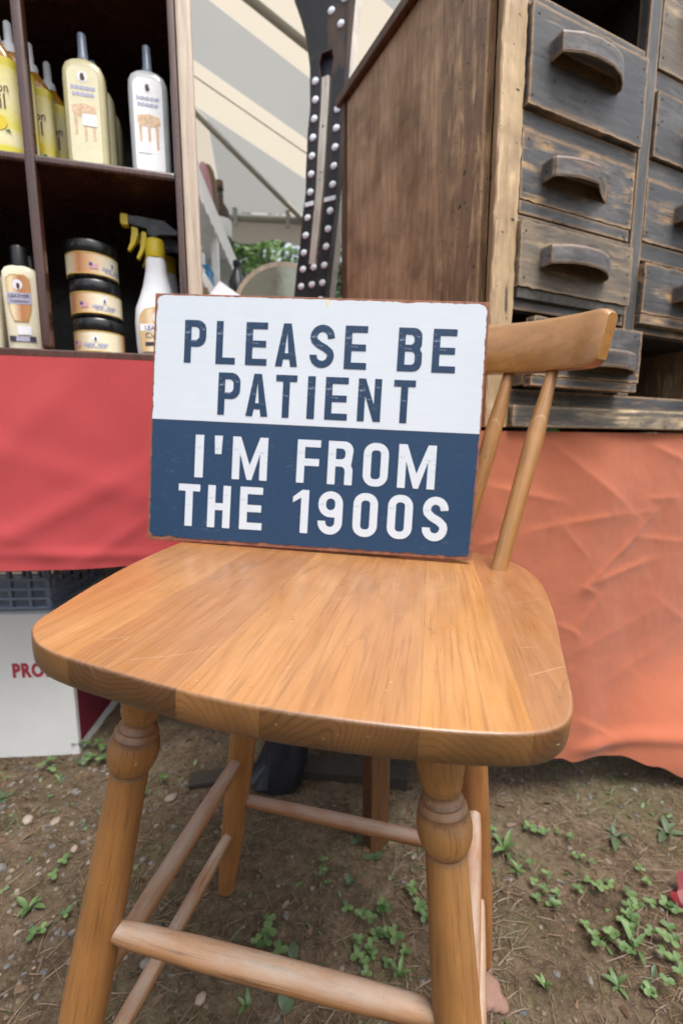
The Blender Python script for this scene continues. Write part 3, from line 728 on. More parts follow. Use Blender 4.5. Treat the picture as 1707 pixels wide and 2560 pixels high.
# ------------------------------------------------------------------ text helper (plain built-in lettering)
def text_mesh(s, size, mat, squash=1.0, bold=0, space=1):
    cu = bpy.data.curves.new('t', 'FONT'); cu.body = s; cu.size = size; cu.offset = bold; cu.space_character = space; cu.align_x = 'CENTER'; cu.extrude = .0001; cu.resolution_u = 3
    o = bpy.data.objects.new('t', cu); col.objects.link(o)
    dg = bpy.context.evaluated_depsgraph_get(); me = bpy.data.meshes.new_from_object(o.evaluated_get(dg))
    bpy.data.objects.remove(o); bpy.data.curves.remove(cu)
    for v in me.vertices: v.co.x *= squash
    me.materials.clear(); me.materials.append(mat); return me

# ------------------------------------------------------------------ left: red table, dark cabinet and its bottles
CR = math.atan2(.242, .970)
MC = T(-.33, .96, 0, CR)
def at(x, y, z, rz=0): return MC @ T(x, y, z, rz)
tb = empty('display_table', 'table hidden under the red tablecloth, carrying the dark cabinet', 'table', at(-.55, .03, 0))
MB().box(-.55, .55, 0, .62, .868, .8985).build('table_top', M_table_leg, tb)
for x in (-.4, .2):
    for y in (.36, .58): MB().box(x-.02, x+.02, y-.02, y+.02, -.01, .868).build('leg', M_table_leg, tb)
def cloth_sheet(x0, x1, nx, zt_, zb_f, nz, f, depth, name, mat, M, top_y):
    vs = []; fs = []
    rowsn = nz+6
    for j in range(rowsn):
        for i in range(nx):
            x = x0+(x1-x0)*i/(nx-1)
            if j < 4:    # lies on the table top
                vs.append((x, top_y+depth*(1-j/4.), zt_))
            else:
                t = (j-4)/(rowsn-5); zb = zb_f(x); z = zt_-.0+(zb-zt_)*t
                vs.append((x, f(x, z) + top_y*0, z if t > 0 else zt_))
    for j in range(rowsn-1):
        for i in range(nx-1): fs.append((j*nx+i, j*nx+i+1, (j+1)*nx+i+1, (j+1)*nx+i))
    return MB().add(vs, fs).build(name, mat, None, M, smooth=True)
def fred(x, z):
    y = -.022
    y -= .0035*noise.noise(Vector((x*5+1, z*2.2, 2))) + .002*noise.noise(Vector((x*11+z*9, z*7, 5)))
    for (cx, cz, dx, dz, wd, am) in ((-.25, .60, .25, .13, .022, .007), (-.2, .68, .3, -.12, .03, .005), (-.13, .55, .15, .1, .014, .004), (-.3, .75, .2, .2, .03, .005), (-.05, .7, .1, .2, .025, .005), (-.2, .52, .3, -.02, .012, .005), (-.4, .6, .2, -.1, .02, .005)):
        L = math.hypot(dx, dz); ux, uz = dx/L, dz/L; s_ = (x-cx)*ux+(z-cz)*uz; d = -(x-cx)*uz+(z-cz)*ux
        y -= .6*am*math.exp(-(d/wd)**2)*math.exp(-(s_/(L*.7))**2)
    return y
o = cloth_sheet(-.62, .25, 110, .901, lambda x: .497+.006*math.sin(x*9), 70, fred, .5, 'tablecloth', M_red, MC, -.02)
tag(o, 'red cotton tablecloth hanging below the dark cabinet', 'tablecloth')
cab = empty('wooden_cabinet', 'dark mahogany open cabinet holding bottles and jars', 'cabinet', at(-.25, 0, .9025))
def cb(name, x0, x1, y0, y1, z0, z1, mat, bev=.003): return MB().box(x0+.25, x1+.25, y0, y1, z0-.9025, z1-.9025).build(name, mat, cab, bevel=bev)
cb('bottom_board', -.56, .009, .001, .42, .9025, .919, M_mahog)
cb('top_board', -.56, .030, 0, .42, 1.62, 1.64, M_mahog)
cb('shelf', -.548, .009, .004, .40, 1.244, 1.258, M_mahog, .004)
cb('divider', -.2465, -.2285, 0, .024, .9195, 1.6195, M_mahog, .006)
cb('side_panel', .0095, .0225, 0, .42, .9030, 1.6195, M_mahog, .004)
cb('side_panel', -.56, -.5485, .002, .42, .9195, 1.6195, M_mahog)
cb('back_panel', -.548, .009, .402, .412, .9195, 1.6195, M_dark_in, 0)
cb('outer_frame', .0235, .052, .004, .034, .9030, 1.6195, M_palewood, .006)

PROD = 'bottles of wood polish on the cabinet shelf'
def decal(parent, name, pts, mat, y, x=0, z=0):
    return link(name, fill_mesh([pts], name, mat, .00015), parent, T(x, y, z) @ UP)
def oval(cx, cz, rx, rz, k=20): return [(cx+rx*math.cos(2*math.pi*i/k), cz+rz*math.sin(2*math.pi*i/k)) for i in range(k)]
def flat_front(a, b, e, x): return b*max(0., 1-abs(x/a)**e)**(1/e)
def rr2(x0, z0, x1, z1, r): return arc(x1-r, z1-r, r, 0, 90, 6)+arc(x0+r, z1-r, r, 90, 180, 6)+arc(x0+r, z0+r, r, 180, 270, 6)+arc(x1-r, z0+r, r, 270, 360, 6)
M_pl_y = plain('pale_yellow_glow_paint', (.74, .70, .48), .3); M_pl_c = plain('cloudy_white_glow_paint', (.86, .87, .88), .3, vary=.1, sc_=14)  # pale tones painted in for the translucent glow of the bottles
def polish(M, mat, label, table_ink, sticker_pos, group=None):
    o = empty('polish_bottle', label, 'bottle', M, group)
    W_, D = .0365, .019; plate = M_pl_y if mat == M_oil_y else M_pl_c
    m = MB().loft([(0, W_*.93, D*.9), (.004, W_*.98, D*.97), (.02, W_, D), (.10, W_*1.01, D), (.165, W_*1.02, D), (.182, W_*.99, D*.97), (.193, W_*.86, D*.88), (.2, W_*.62, D*.72), (.204, W_*.3, D*.55), (.206, .008, .008)], 40, 4.2)
    m.build('bottle_body', mat, o, smooth=True)
    MB().lathe([(.0095, .2055), (.0095, .212), (.0085, .214), (.0075, .25), (.0068, .2515)], 20).build('cap', M_cap_grey, o, smooth=True)
    yf = -D-.0007
    decal(o, 'painted_glow', rr2(-.027, .012, .027, .186, .016), plate, yf+.0004)  # paler front panel stands in for light passing through the liquid
    decal(o, 'emblem', oval(0, .168, .0085, .0095), M_sticker, yf); decal(o, 'emblem_mark', [(-.003, .162), (.003, .162), (.0045, .166), (.002, .174), (-.002, .174), (-.004, .169)], M_brown_ink, yf-.0004)
    for k, (z, wd) in enumerate(((.148, .021), (.137, .019))):
        pts = [(-wd, z-.003)]+[(-wd+2*wd*i/14, z-.003+.0012*((i*7) % 3)) for i in range(15)]+[(wd-2*wd*i/14, z+.003+.0013*((i*5) % 3)) for i in range(15)]
        decal(o, 'print_band', pts, M_lavender, yf)
    decal(o, 'table_picture', [(-.021, .118), (.0, .123), (.02, .118), (.021, .105), (.018, .102), (.017, .06), (.013, .06), (.012, .1), (.003, .1), (.002, .058), (-.002, .058), (-.003, .1), (-.013, .1), (-.014, .068), (-.018, .068), (-.019, .104), (-.022, .107)], table_ink, yf)
    sx, sz = sticker_pos
    decal(o, 'price_sticker', [(sx-.0125, sz-.01), (sx+.0125, sz-.0105), (sx+.0125, sz+.0105), (sx-.0125, sz+.0095)], M_sticker, yf-.0004)
    return o
polish(at(-.152, .07, 1.2585), M_oil_y, 'pale yellow polish bottle in front, left of the clear bottle', M_tan_ink, (.008, .095))
polish(at(-.150, .135, 1.2585), M_oil_y, 'second pale yellow polish bottle, behind the front one', M_tan_ink, (.008, .095), PROD)
polish(at(-.150, .2, 1.2585), M_oil_y, 'third pale yellow polish bottle at the back of its row', M_tan_ink, (.008, .085), PROD)
polish(at(-.0375, .07, 1.2585), M_oil_c, 'clear polish bottle with a white sticker at the cabinet right side', M_tan_ink, (-.010, .062))
def lemon(M, label):
    o = empty('oil_bottle', label, 'bottle', M, 'yellow labelled oil bottles in a row')
    W_, D = .038, .021
    W_, D = .036, .0195
    MB().loft([(0, W_*.95, D*.92), (.004, W_, D), (.155, W_, D), (.168, W_*.9, D*.95), (.182, W_*.6, D*.75), (.19, .016, .012)], 36, 3.6).build('bottle_body', M_amber, o, smooth=True)
    MB().lathe([(.014, .189), (.013, .204), (.0075, .207), (.0065, .238), (.004, .241)], 20).build('cap', M_white_pl, o, smooth=True)
    m = MB(); vs = []; fs = []; k = 22
    for i in range(k+1):
        t = -math.pi*(1-.0) + math.pi*i/k; c, s_ = math.cos(t), math.sin(t); e = 3.6
        x = (W_+.0006)*math.copysign(abs(c)**(2/e), c); y = (D+.0006)*math.copysign(abs(s_)**(2/e), s_)
        vs += [(x, y, .012), (x, y, .162)]
        if i: fs.append((2*i-2, 2*i, 2*i+1, 2*i-1))
    m.add(vs, fs).build('label', M_lab_y, o, smooth=True)
    yf = -D-.0012
    link('lettering', text_mesh('Lemon', .021, M_brown_ink, .9), o, T(0, yf, .108) @ UP)
    link('lettering', text_mesh('Oil', .033, M_brown_ink, .9), o, T(.002, yf, .083) @ UP)
    decal(o, 'lemon_picture', oval(.004, .062, .015, .012), M_yellow_pl, yf); decal(o, 'leaf_picture', [(.014, .05), (.025, .047), (.021, .053)], M_green_ink, yf-.0004)
    decal(o, 'emblem', oval(-.002, .139, .008, .009), M_sticker, yf)
    return o
for x, y, nm in ((-.302, .068, 'yellow labelled oil bottle, frontmost of its row left of the divider'), (-.2835, .092, 'yellow labelled oil bottle, second in the row, white cap by the divider'), (-.264, .135, 'yellow labelled oil bottle, third in the row, just right of the divider'), (-.2465, .178, 'yellow labelled oil bottle, rearmost of the row, left of the polish')):
    lemon(at(x, y, 1.2585) @ Matrix.Scale(1.1, 4, (0, 0, 1)), nm)
lemon(at(-.395, .075, 1.2585), 'yellow labelled oil bottle standing left of the row')
# jars
for k, (x, ang, lab) in enumerate(((-.166, .15, 'bottom jar of the stack of three, black lid'), (-.167, .62, 'middle jar of the stack of three, black lid'), (-.170, 1.15, 'top jar of the stack of three, black lid'))):
    o = empty('polish_jar', 'copper and cream ' + lab, 'jar', at(x, .098, .9195+.0746*k, ang), 'jars stacked in the cabinet')
    MB().lathe([(.041, 0), (.046, .003), (.0470, .008), (.0470, .0475), (.045, .049)], 40).build('jar_body', M_black_pl, o, smooth=True)
    m = MB(); vs = []; fs = []; kk = 48
    for i in range(kk):
        t = 2*math.pi*i/kk; x_, y_2 = .0482*math.cos(t), .0482*math.sin(t)
        vs += [(x_, y_2, .0085), (x_, y_2, .047)]; j = (i+1) % kk; fs.append((2*i, 2*j, 2*j+1, 2*i+1))
    m.add(vs, fs).build('label', M_jar, o, smooth=True)
    for z in (.0075, .0465): MB().lathe([(.0481, z), (.0487, z+.0003), (.0487, z+.0022), (.0481, z+.0025)], 48).build('gold_rim', M_gold, o, smooth=True)
    MB().lathe([(.047, .0492), (.0485, .051), (.0485, .07), (.0465, .0735), (.044, .0744)], 44).build('lid', M_black_pl, o, smooth=True)
    def curved(name, pts, mat, rad=.0489):
        me = fill_mesh([pts], name, mat, 0)
        for v in me.vertices:
            a = v.co.x/.0482; v.co = (rad*math.sin(a), -rad*math.cos(a), v.co.y)
        return link(name, me, o)
    def grid_rect(x0, x1, z0, z1, name, mat, rad=.0489):
        vs = []; fs = []; kk = 14
        for i in range(kk+1):
            a = (x0+(x1-x0)*i/kk)/.0482
            vs += [(rad*math.sin(a), -rad*math.cos(a), z0+.0008*((i*3) % 2)), (rad*math.sin(a), -rad*math.cos(a), z1+.0015*((i*5) % 3))]
            if i: fs.append((2*i-2, 2*i, 2*i+1, 2*i-1))
        MB().add(vs, fs).build(name, mat, o)
    sx = -.004
    curved('emblem', oval(sx, .034, .0058, .0072), M_sticker); curved('emblem_mark', oval(sx, .032, .0022, .004, 8), M_brown_ink, .0492)
    grid_rect(sx-.023, sx-.002, .0185, .0225, 'print_band', M_lavender); grid_rect(sx+.003, sx+.022, .0185, .0225, 'print_band', M_lavender)
    grid_rect(sx-.018, sx+.018, .0142, .0152, 'print_line', M_lavender)
    grid_rect(-.050, -.034, .018, .026, 'flag_print', M_pink_ink); grid_rect(-.050, -.044, .0225, .0275, 'flag_corner', M_blue_ink, .0492)
# spray bottles
def spray(M, label):
    o = empty('spray_bottle', label, 'bottle', M, 'white spray bottles of cleaner')
    W_ = .047
    MB().loft([(0, W_*.9, .026), (.004, W_*.96, .028), (.03, W_*1.0, .03), (.075, W_*1.02, .03), (.105, W_*.95, .029), (.125, W_*.78, .026), (.15, W_*.6, .022), (.18, W_*.46, .019), (.202, W_*.43, .018), (.208, W_*.36, .016)], 36, 2.6).build('bottle_body', M_white_pl, o, smooth=True)
    MB().lathe([(.019, .207), (.020, .21), (.0195, .24), (.017, .244)], 28).build('collar', M_yellow_pl, o, smooth=True)
    MB().prism([(-.048, .268), (-.048, .286), (-.03, .2865), (.022, .282), (.05, .262), (.046, .254), (.012, .252), (.0, .245), (-.012, .25), (-.014, .262), (-.04, .266)], -.0095, .0095).build('spray_head', M_cap_grey if 0 else M_black_pl, o, bevel=.002)
    MB().prism([(-.062, .266), (-.0485, .266), (-.0485, .2875), (-.062, .288), (-.0635, .284), (-.0635, .27)], -.0085, .0085).build('nozzle', M_yellow_pl, o, bevel=.0018)
    MB().prism([(-.043, .2655), (-.031, .2635), (-.031, .25), (-.038, .232), (-.049, .218), (-.0535, .2185), (-.047, .236), (-.0445, .25)], -.006, .006).build('trigger', M_yellow_pl, o, bevel=.0015)
    MB().prism([(-.024, .2585), (-.0145, .2565), (-.0155, .243), (-.021, .222), (-.032, .203), (-.037, .205), (-.029, .224), (-.026, .243)], -.006, .006).build('trigger_guard', M_yellow_pl, o, bevel=.0015)
    yf = -.0312
    pts = [(-.033, .012), (.033, .012), (.036, .05), (.035, .082), (.025, .098), (0, .104), (-.025, .098), (-.035, .082), (-.036, .05)]
    decal(o, 'label', pts, M_gold, yf+.0002)
    decal(o, 'label_print', [(x*.93, .012+(z-.012)*.97+.001) for x, z in pts], M_copper, yf-.0003)
    decal(o, 'emblem', oval(0, .082, .0085, .0105), M_sticker, yf-.0007); decal(o, 'emblem_mark', oval(.0005, .08, .0035, .0065, 8), M_brown_ink, yf-.0011)
    decal(o, 'print_band', [(-.034, .054), (.034, .054), (.034, .068), (-.034, .068)], M_sticker, yf-.0006)
    link('lettering', text_mesh('LEATHER', .0125, M_ink, 1), o, T(0, yf-.0012, .0565) @ UP)
    link('lettering', text_mesh('Cleaner', .0155, M_ink, 1), o, T(0, yf-.0012, .0405) @ UP)
    decal(o, 'ribbon_print', [(-.026, .024), (.026, .027), (.026, .035), (-.026, .032)], M_ink, yf-.0007)
spray(at(-.0435, .086, .9195), 'white spray bottle with yellow trigger in front, label half behind the sign')
spray(at(-.030, .175, .9195), 'second white spray bottle, standing behind the front one')
# lotion bottles
def lotion(M, label):
    o = empty('lotion_bottle', label, 'bottle', M, 'cream leather lotion bottles')
    W_, D = .031, .018
    MB().loft([(0, W_*.9, D*.9), (.005, W_*.97, D*.97), (.09, W_, D), (.14, W_*1.03, D), (.152, W_*.98, D*.97), (.160, W_*.82, D*.85), (.164, W_*.5, D*.7)], 36, 4).build('bottle_body', M_cream_pl, o, smooth=True)
    MB().lathe([(.0145, .1642), (.0145, .199), (.0135, .201)], 28).build('cap', M_black_pl, o, smooth=True)
    yf = -D-.0006
    pts = [(-.012, .058), (.012, .058), (.019, .08), (.021, .115), (.021, .138), (.012, .146), (-.012, .146), (-.021, .138), (-.021, .115), (-.019, .08)]
    decal(o, 'label', pts, M_gold, yf); decal(o, 'label_print', [(x*.92, .1+(z-.1)*.95) for x, z in pts], M_copper, yf-.0004)
    decal(o, 'emblem', oval(-.001, .127, .0085, .0095), M_sticker, yf-.0008); decal(o, 'emblem_mark', oval(0, .1245, .003, .006, 8), M_brown_ink, yf-.0012)
    decal(o, 'print_band', [(-.021, .091), (.021, .091), (.021, .112), (-.021, .112)], M_lavender, yf-.0008)
    link('lettering', text_mesh('LEATHER', .0088, M_ink, 1), o, T(0, yf-.0014, .103) @ UP)
    link('lettering', text_mesh('Conditioner', .0066, M_ink, 1), o, T(0, yf-.0014, .0945) @ UP)
    decal(o, 'price_sticker', [(-.008, .034), (.016, .034), (.016, .05), (-.008, .05)], M_sticker, yf-.0002)
    decal(o, 'print_band', [(-.023, .021), (.023, .021), (.023, .031), (-.023, .031)], M_ink, yf)
    decal(o, 'print_band', [(-.012, .0215), (.012, .0215), (.012, .0305), (-.012, .0305)], M_lavender, yf-.0004)
lotion(at(-.294, .072, .9195), 'cream lotion bottle with black cap, in front beside the divider')
lotion(at(-.296, .122, .9195), 'cream lotion bottle with black cap, behind the front one')
lotion(at(-.372, .10, .9195), 'cream lotion bottle with black cap, left at the picture edge')

# ------------------------------------------------------------------ boxes under the red table
bx = empty('cardboard_box', 'white cardboard box with red lettering and maroon side under the red table', 'box', T(-.631, 1.0, -.002, R(4)))
MB().box(-.42, 0, 0, .30, 0, .357).build('box_body', M_card_white, bx, bevel=.002)
MB().box(.0004, .0016, .012, .29, .03, .335).build('side_print', M_card_maroon, bx)
MB().box(-.002, .008, 0, .30, .3575, .3605).build('rim', M_card_tan, bx)
link('lettering', text_mesh('PRODUCE', .046, M_red_ink, .74, .0022, 1.14), bx, T(-.047, -.001, .206) @ UP)
cr = empty('milk_crate', 'slate blue plastic crate with open grid sides on the white box', 'crate', T(-.672, 1.012, .3605, R(4)))
CW, CDp, CH = .36, .285, .235
m_h = MB().box(-CW, 0, -.001, .004, 0, .006).mesh('rail', M_crate, bevel=.001, seg=1)
m_hs = MB().box(-.004, .001, .005, CDp, 0, .006).mesh('rail', M_crate, bevel=.001, seg=1)
m_v = MB().box(-.0035, .0035, 0, .012, 0, CH).mesh('rib', M_crate, bevel=.001, seg=1)
m_vs = MB().box(-.012, 0, -.0035, .0035, 0, CH).mesh('rib', M_crate, bevel=.001, seg=1)
for k in range(11):
    z = .001+k*.0225
    link('rail', m_h, cr, T(0, 0, z)); link('rail', m_hs, cr, T(0, 0, z)); link('rail', m_h, cr, T(0, CDp-.004, z)); link('rail', m_hs, cr, T(-CW+.004, 0, z))
for k in range(9):
    link('rib', m_v, cr, T(-.0045-k*.0435, .004, 0)); link('rib', m_v, cr, T(-.0045-k*.0435, CDp-.017, 0))
for k in range(7): link('rib', m_vs, cr, T(-.0045, .012+k*.0435, 0)); link('rib', m_vs, cr, T(-CW+.0165, .012+k*.0435, 0))
MB().box(-CW+.017, -.017, .017, CDp-.018, .001, .004).build('crate_floor', M_crate, cr)
o = empty('cardboard_box', 'pale blue-white box on the ground behind the maroon sided box', 'box', T(-.56, 1.35, -.004, R(10)))
MB().box(-.12, .09, 0, .2, 0, .20).build('box_body', M_white_pl, o, bevel=.002); MB().box(-.121, .091, -.001, .201, .2005, .215).build('lid', M_white_pl, o, bevel=.002)
# dark bag and plank on the ground beneath
bg_ = MB().loft([(0, .05, .05), (.02, .06, .06), (.07, .055, .05, .005), (.13, .04, .04, .01), (.17, .03, .03, .0), (.18, .015, .015)], 40, 2.4)
bg_.v = [tuple(Vector(v)*(1+.3*noise.fractal(Vector(v)*24, .7, 2.1, 4))) for v in bg_.v]
tag(bg_.build('bag', M_tarp, None, T(-.135, .93, -.012), smooth=True), 'crumpled black bag on the ground behind the stool legs', 'bag')
tag(MB().box(-.05, .05, -.02, .02, 0, .012).build('wooden_plank', M_dk, None, T(-.285, .915, .0, R(12)), bevel=.003), 'short dark plank lying on the dirt left of the black bag', 'plank')
pk = tag(MB().box(-.15, .15, -.03, .03, 0, .03).build('wooden_plank', M_dk, None, T(0.0, .95, -.02, R(-6)), bevel=.003), 'long dark brown plank lying on the dirt right of the black bag', 'plank')

# ------------------------------------------------------------------ right: orange table and old chest of drawers
e1 = Vector((.913, .407, 0)).normalized(); ER = math.atan2(e1.y, e1.x)
MK = T(.286, .836, 0, ER)            # local x along the chest front, y inwards
wt = empty('wooden_table', 'brown wooden table under the orange cloth, square leg behind the stool', 'table', MK @ T(-.25, .0, 0))
MB().box(-.04, 1.0, .012, .62, .735, .7615).build('table_top', M_table_leg, wt)
for x, y in ((.022, .02), (.022, .58), (.96, .03), (.96, .58)):
    MB().box(x-.019, x+.019, y-.019+.012, y+.019+.012, -.06, .735).build('leg', M_table_leg, wt, bevel=.002)
CRS = [((-.029, .667), (.164, .627), .007, .010), ((.061, .576), (.155, .584), .005, .012), ((.155, .584), (.307, .594), .006, .010), ((.307, .594), (.459, .592), .004, .012), ((.242, .45), (.459, .483), .008, .012), ((.242, .45), (.385, .54), .006, .008),
       ((.228, .362), (.289, .42), .004, .010), ((.223, .449), (.273, .427), .006, .008), ((.18, .368), (.22, .347), .005, .008), ((.128, .74), (.355, .605), .012, .03), ((.425, .74), (.554, .70), .009, .016), ((.41, .623), (.54, .62), .005, .010), ((.385, .54), (.6, .508), .005, .009),
       ((.463, .599), (.329, .496), .005, .010), ((.246, .143), (.339, .087), .006, .010), ((-.051, .558), (.011, .571), .005, .009), ((.155, .584), (.24, .505), .005, .014), ((.20, .30), (.5, .36), .004, .02), ((.3, .2), (.62, .3), .004, .025), ((.46, .40), (.62, .30), .004, .016)]
def forg(x, z):
    y = -.004 - .010*sstep(.76, .6, z)
    y -= .005*noise.noise(Vector((x*6+4, z*4, 7))) + .0014*noise.fractal(Vector((x*14, z*14, 1)), .9, 2, 3)
    y -= .10*sstep(.24, .60, x)*sstep(.28, .0, z)**1.3
    y -= .012*math.exp(-((x-.27)/.05)**2)*sstep(.3, .05, z)
    y -= .010*math.exp(-((z-(.075-.12*max(0, x-.42)))/.018)**2)*sstep(.2, .3, x)
    for (a, b, am, wd) in CRS:
        dx, dz = b[0]-a[0], b[1]-a[1]; L2 = dx*dx+dz*dz; t = ((x-a[0])*dx+(z-a[1])*dz)/L2
        L = math.sqrt(L2); tt = min(max(t, 0), 1)
        px, pz = x-a[0]-dx*tt, z-a[1]-dz*tt; d = math.hypot(px, pz); sgn = 1 if (-(x-a[0])*dz+(z-a[1])*dx) > 0 else -1
        taper = min(1, .35+2.6*min(tt, 1-tt)) if L > .05 else 1
        prof = math.exp(-math.sqrt(d*d+.0015**2)/wd*(1.9 if sgn > 0 else .7))
        y -= am*.55*taper*prof
    return y
btm = [(-.3, .34), (-.16, .26), (.1, .13), (.2, .06), (.242, .044), (.284, .047), (.36, .036), (.444, .006), (.52, -.028), (.62, -.044), (.9, -.045)]
o = cloth_sheet(-.262, .80, 230, .7632, lambda x: lerp_table(btm, x), 170, forg, .5, 'tablecloth', M_orange, MK, .0)
tag(o, 'wrinkled burnt orange tablecloth hanging below the old chest', 'tablecloth')

ch = empty('drawer_chest', 'old worn black wooden chest with many small drawers on the orange cloth', 'chest', MK @ T(0, 0, .7685))
def zc(z): return z-.7685
def cbx(name, x0, x1, y0, y1, z0, z1, mat, bev=.002, seg=2):
    cx, cy, cz = (x0+x1)/2, (y0+y1)/2, (z0+z1)/2
    return MB().box(x0-cx, x1-cx, y0-cy, y1-cy, z0-cz, z1-cz).build(name, mat, ch, T(cx, cy, zc(cz)), bevel=bev, seg=seg)
TOP = 1.602; WID = .69
# left side leans back at its own angle: boards, worn post, dark rear strip
sd_ang = math.atan2(.545, -.028)        # side direction in chest coordinates
MSd = T(-.0355, .0005, 0, sd_ang)                        # local x runs back along the side, -y... outside
side_len = .548
def sbx(name, x0, x1, y0, y1, z0, z1, mat, bev=.002):
    cx, cy, cz = (x0+x1)/2, (y0+y1)/2, (z0+z1)/2
    return MB().box(x0-cx, x1-cx, y0-cy, y1-cy, z0-cz, z1-cz).build(name, mat, ch, MSd @ T(cx, cy, zc(cz)), bevel=bev)
def rough_post():
    # front post: pale worn face, chewed edge
    nz = 90; prof = [(-.036, .0), (-.034, -.003), (-.020, -.0045), (.004, -.0045), (.0115, -.003), (.0125, .002), (.0125, .03), (-.02, .03)]
    vs = []; fs = []; k = len(prof)
    for j in range(nz+1):
        z = .7705+(TOP-.7705)*j/nz
        for i, (x, y) in enumerate(prof):
            a = .0022 if i in (0, 1, 2, 4, 5) else .0006
            vs.append((x+a*noise.fractal(Vector((z*38, i*3.1, 2)), .8, 2.1, 3), y+a*.8*noise.fractal(Vector((z*46, i*5.7, 8)), .8, 2.1, 3), zc(z)))
        if j:
            for i in range(k): fs.append(((j-1)*k+i, (j-1)*k+(i+1) % k, j*k+(i+1) % k, j*k+i))
    fs += [list(range(k)), list(range(nz*k, nz*k+k))]
    MB().add(vs, fs).build('front_post', M_post_face, ch, smooth=True)
rough_post()
sbx('side_board', .032, .152, -.018, .0005, .7705, TOP-.002, M_post_wood, .0015)
sbx('side_board', .1535, side_len-.014, -.018, -.0025, .7705, TOP-.002, M_chest_side, .0015)
sbx('rear_strip', side_len-.013, side_len+.004, -.03, .004, .7705, TOP-.002, M_table_leg, .002)
sbx('lid', -.012, side_len+.02, -.16, .013, TOP, TOP+.022, M_table_leg, .003)
cbx('lid', .13, WID+.03, -.012, .5, TOP, TOP+.022, M_frame)
cbx('back_board', -.035, WID, .515, .525, .7705, TOP-.002, M_void, 0)
cbx('right_side_board', WID-.022, WID, .0, .45, .7705, TOP-.002, M_post_wood)
cbx('base_board', .0135, WID, -.016, .014, .7705, .809, M_base, .003)
cbx('bottom_rail', .0135, WID-.023, -.002, .02, .8092, .8385, M_frame)
cbx('drawer_floor', .0135, WID-.023, .021, .449, .8092, .832, M_void, 0)
xc = [(.0135, .3025), (.3355, .6455)]
cbx('stile', .3030, .3350, -.003, .02, .8388, TOP-.002, M_frame_v)
# (x range, z0, z1) openings: rails between them
rows1 = [(.8388, .974), (1.004, 1.116), (1.128, 1.259), (1.2885, 1.4375), (1.459, 1.585)]
rows2 = [(.8388, .965), (.985, 1.1035), (1.1375, 1.251), (1.2865, 1.402), (1.4385, 1.585)]
for (x0, x1), rws in zip(xc, (rows1, rows2)):
    for (a0, a1), (b0, b1) in zip(rws, rws[1:]+[(TOP-.002, 0)]):
        if b0-a1 > .004: cbx('rail', x0, x1, 0, .02, a1+.0003, b0-.0003, M_frame, .0015)
    for (a0, a1), (b0, b1) in zip(rws, rws[1:]+[(TOP-.002, 0)]):
        cbx('dust_panel', x0, x1, .0202, .448, a1+.002, a1+.008, M_void, 0)
cbx('inner_wall', .316, .322, .0202, .448, .834, TOP-.003, M_void, 0)
cbx('inner_wall', .0135, .0175, .0305, .448, .834, TOP-.003, M_void, 0)
def bar_handle(dr, cx, cz, wl=.166, hh=.031, dp=.036, facets=True, mat=None):
    prof = [(-wl/2, 0), (-wl/2, -dp*.66), (-wl/2+.002, -dp*.7), (-wl*.28, -dp*.93), (-wl*.08, -dp), (wl*.14, -dp*.97), (wl*.32, -dp*.78), (wl*.43, -dp*.5), (wl/2, -dp*.18), (wl/2, 0)]
    if not facets: prof = [(-wl/2, 0), (-wl/2, -dp*.62)] + [(wl*(-.48+.96*i/10), -dp*(.64+.36*math.sin(math.pi*min(1, .12+i/10*.88)))*(1 if i < 7 else 1-.25*(i-6))) for i in range(11)] + [(wl/2, 0)]
    m = MB(); k = len(prof)
    vs = []
    for z, ins, drop in ((-hh/2, .004, 1), (-hh/2+.003, .0, 0), (hh/2-.004, 0, 0), (hh/2, .003, 0)):
        for x, y in prof:
            sag = -.004*(x/wl*2)**2
            vs.append((x*(1-ins*2), y*(1-ins*18) if z > 0 else y*(1-ins*6), z+sag))
    fs = [list(range(3*k, 4*k))]
    for j in range(3):
        for i in range(k): fs.append((j*k+i, j*k+(i+1) % k, (j+1)*k+(i+1) % k, (j+1)*k+i))
    # finger hollow underneath
    for z, sc1 in ((-hh/2+.0002, .90), (hh/2-.010, .80)):
        for x, y in prof: vs.append((x*(sc1+.065), y*sc1, z-.004*(x/wl*2)**2))
    for i in range(k):
        fs.append((i, (i+1) % k, 4*k+(i+1) % k, 4*k+i)); fs.append((4*k+i, 4*k+(i+1) % k, 5*k+(i+1) % k, 5*k+i))
    fs.append(list(range(5*k, 6*k)))
    return m.add(vs, fs).build('handle', mat or M_handle, dr, T(cx, -.0003, cz))
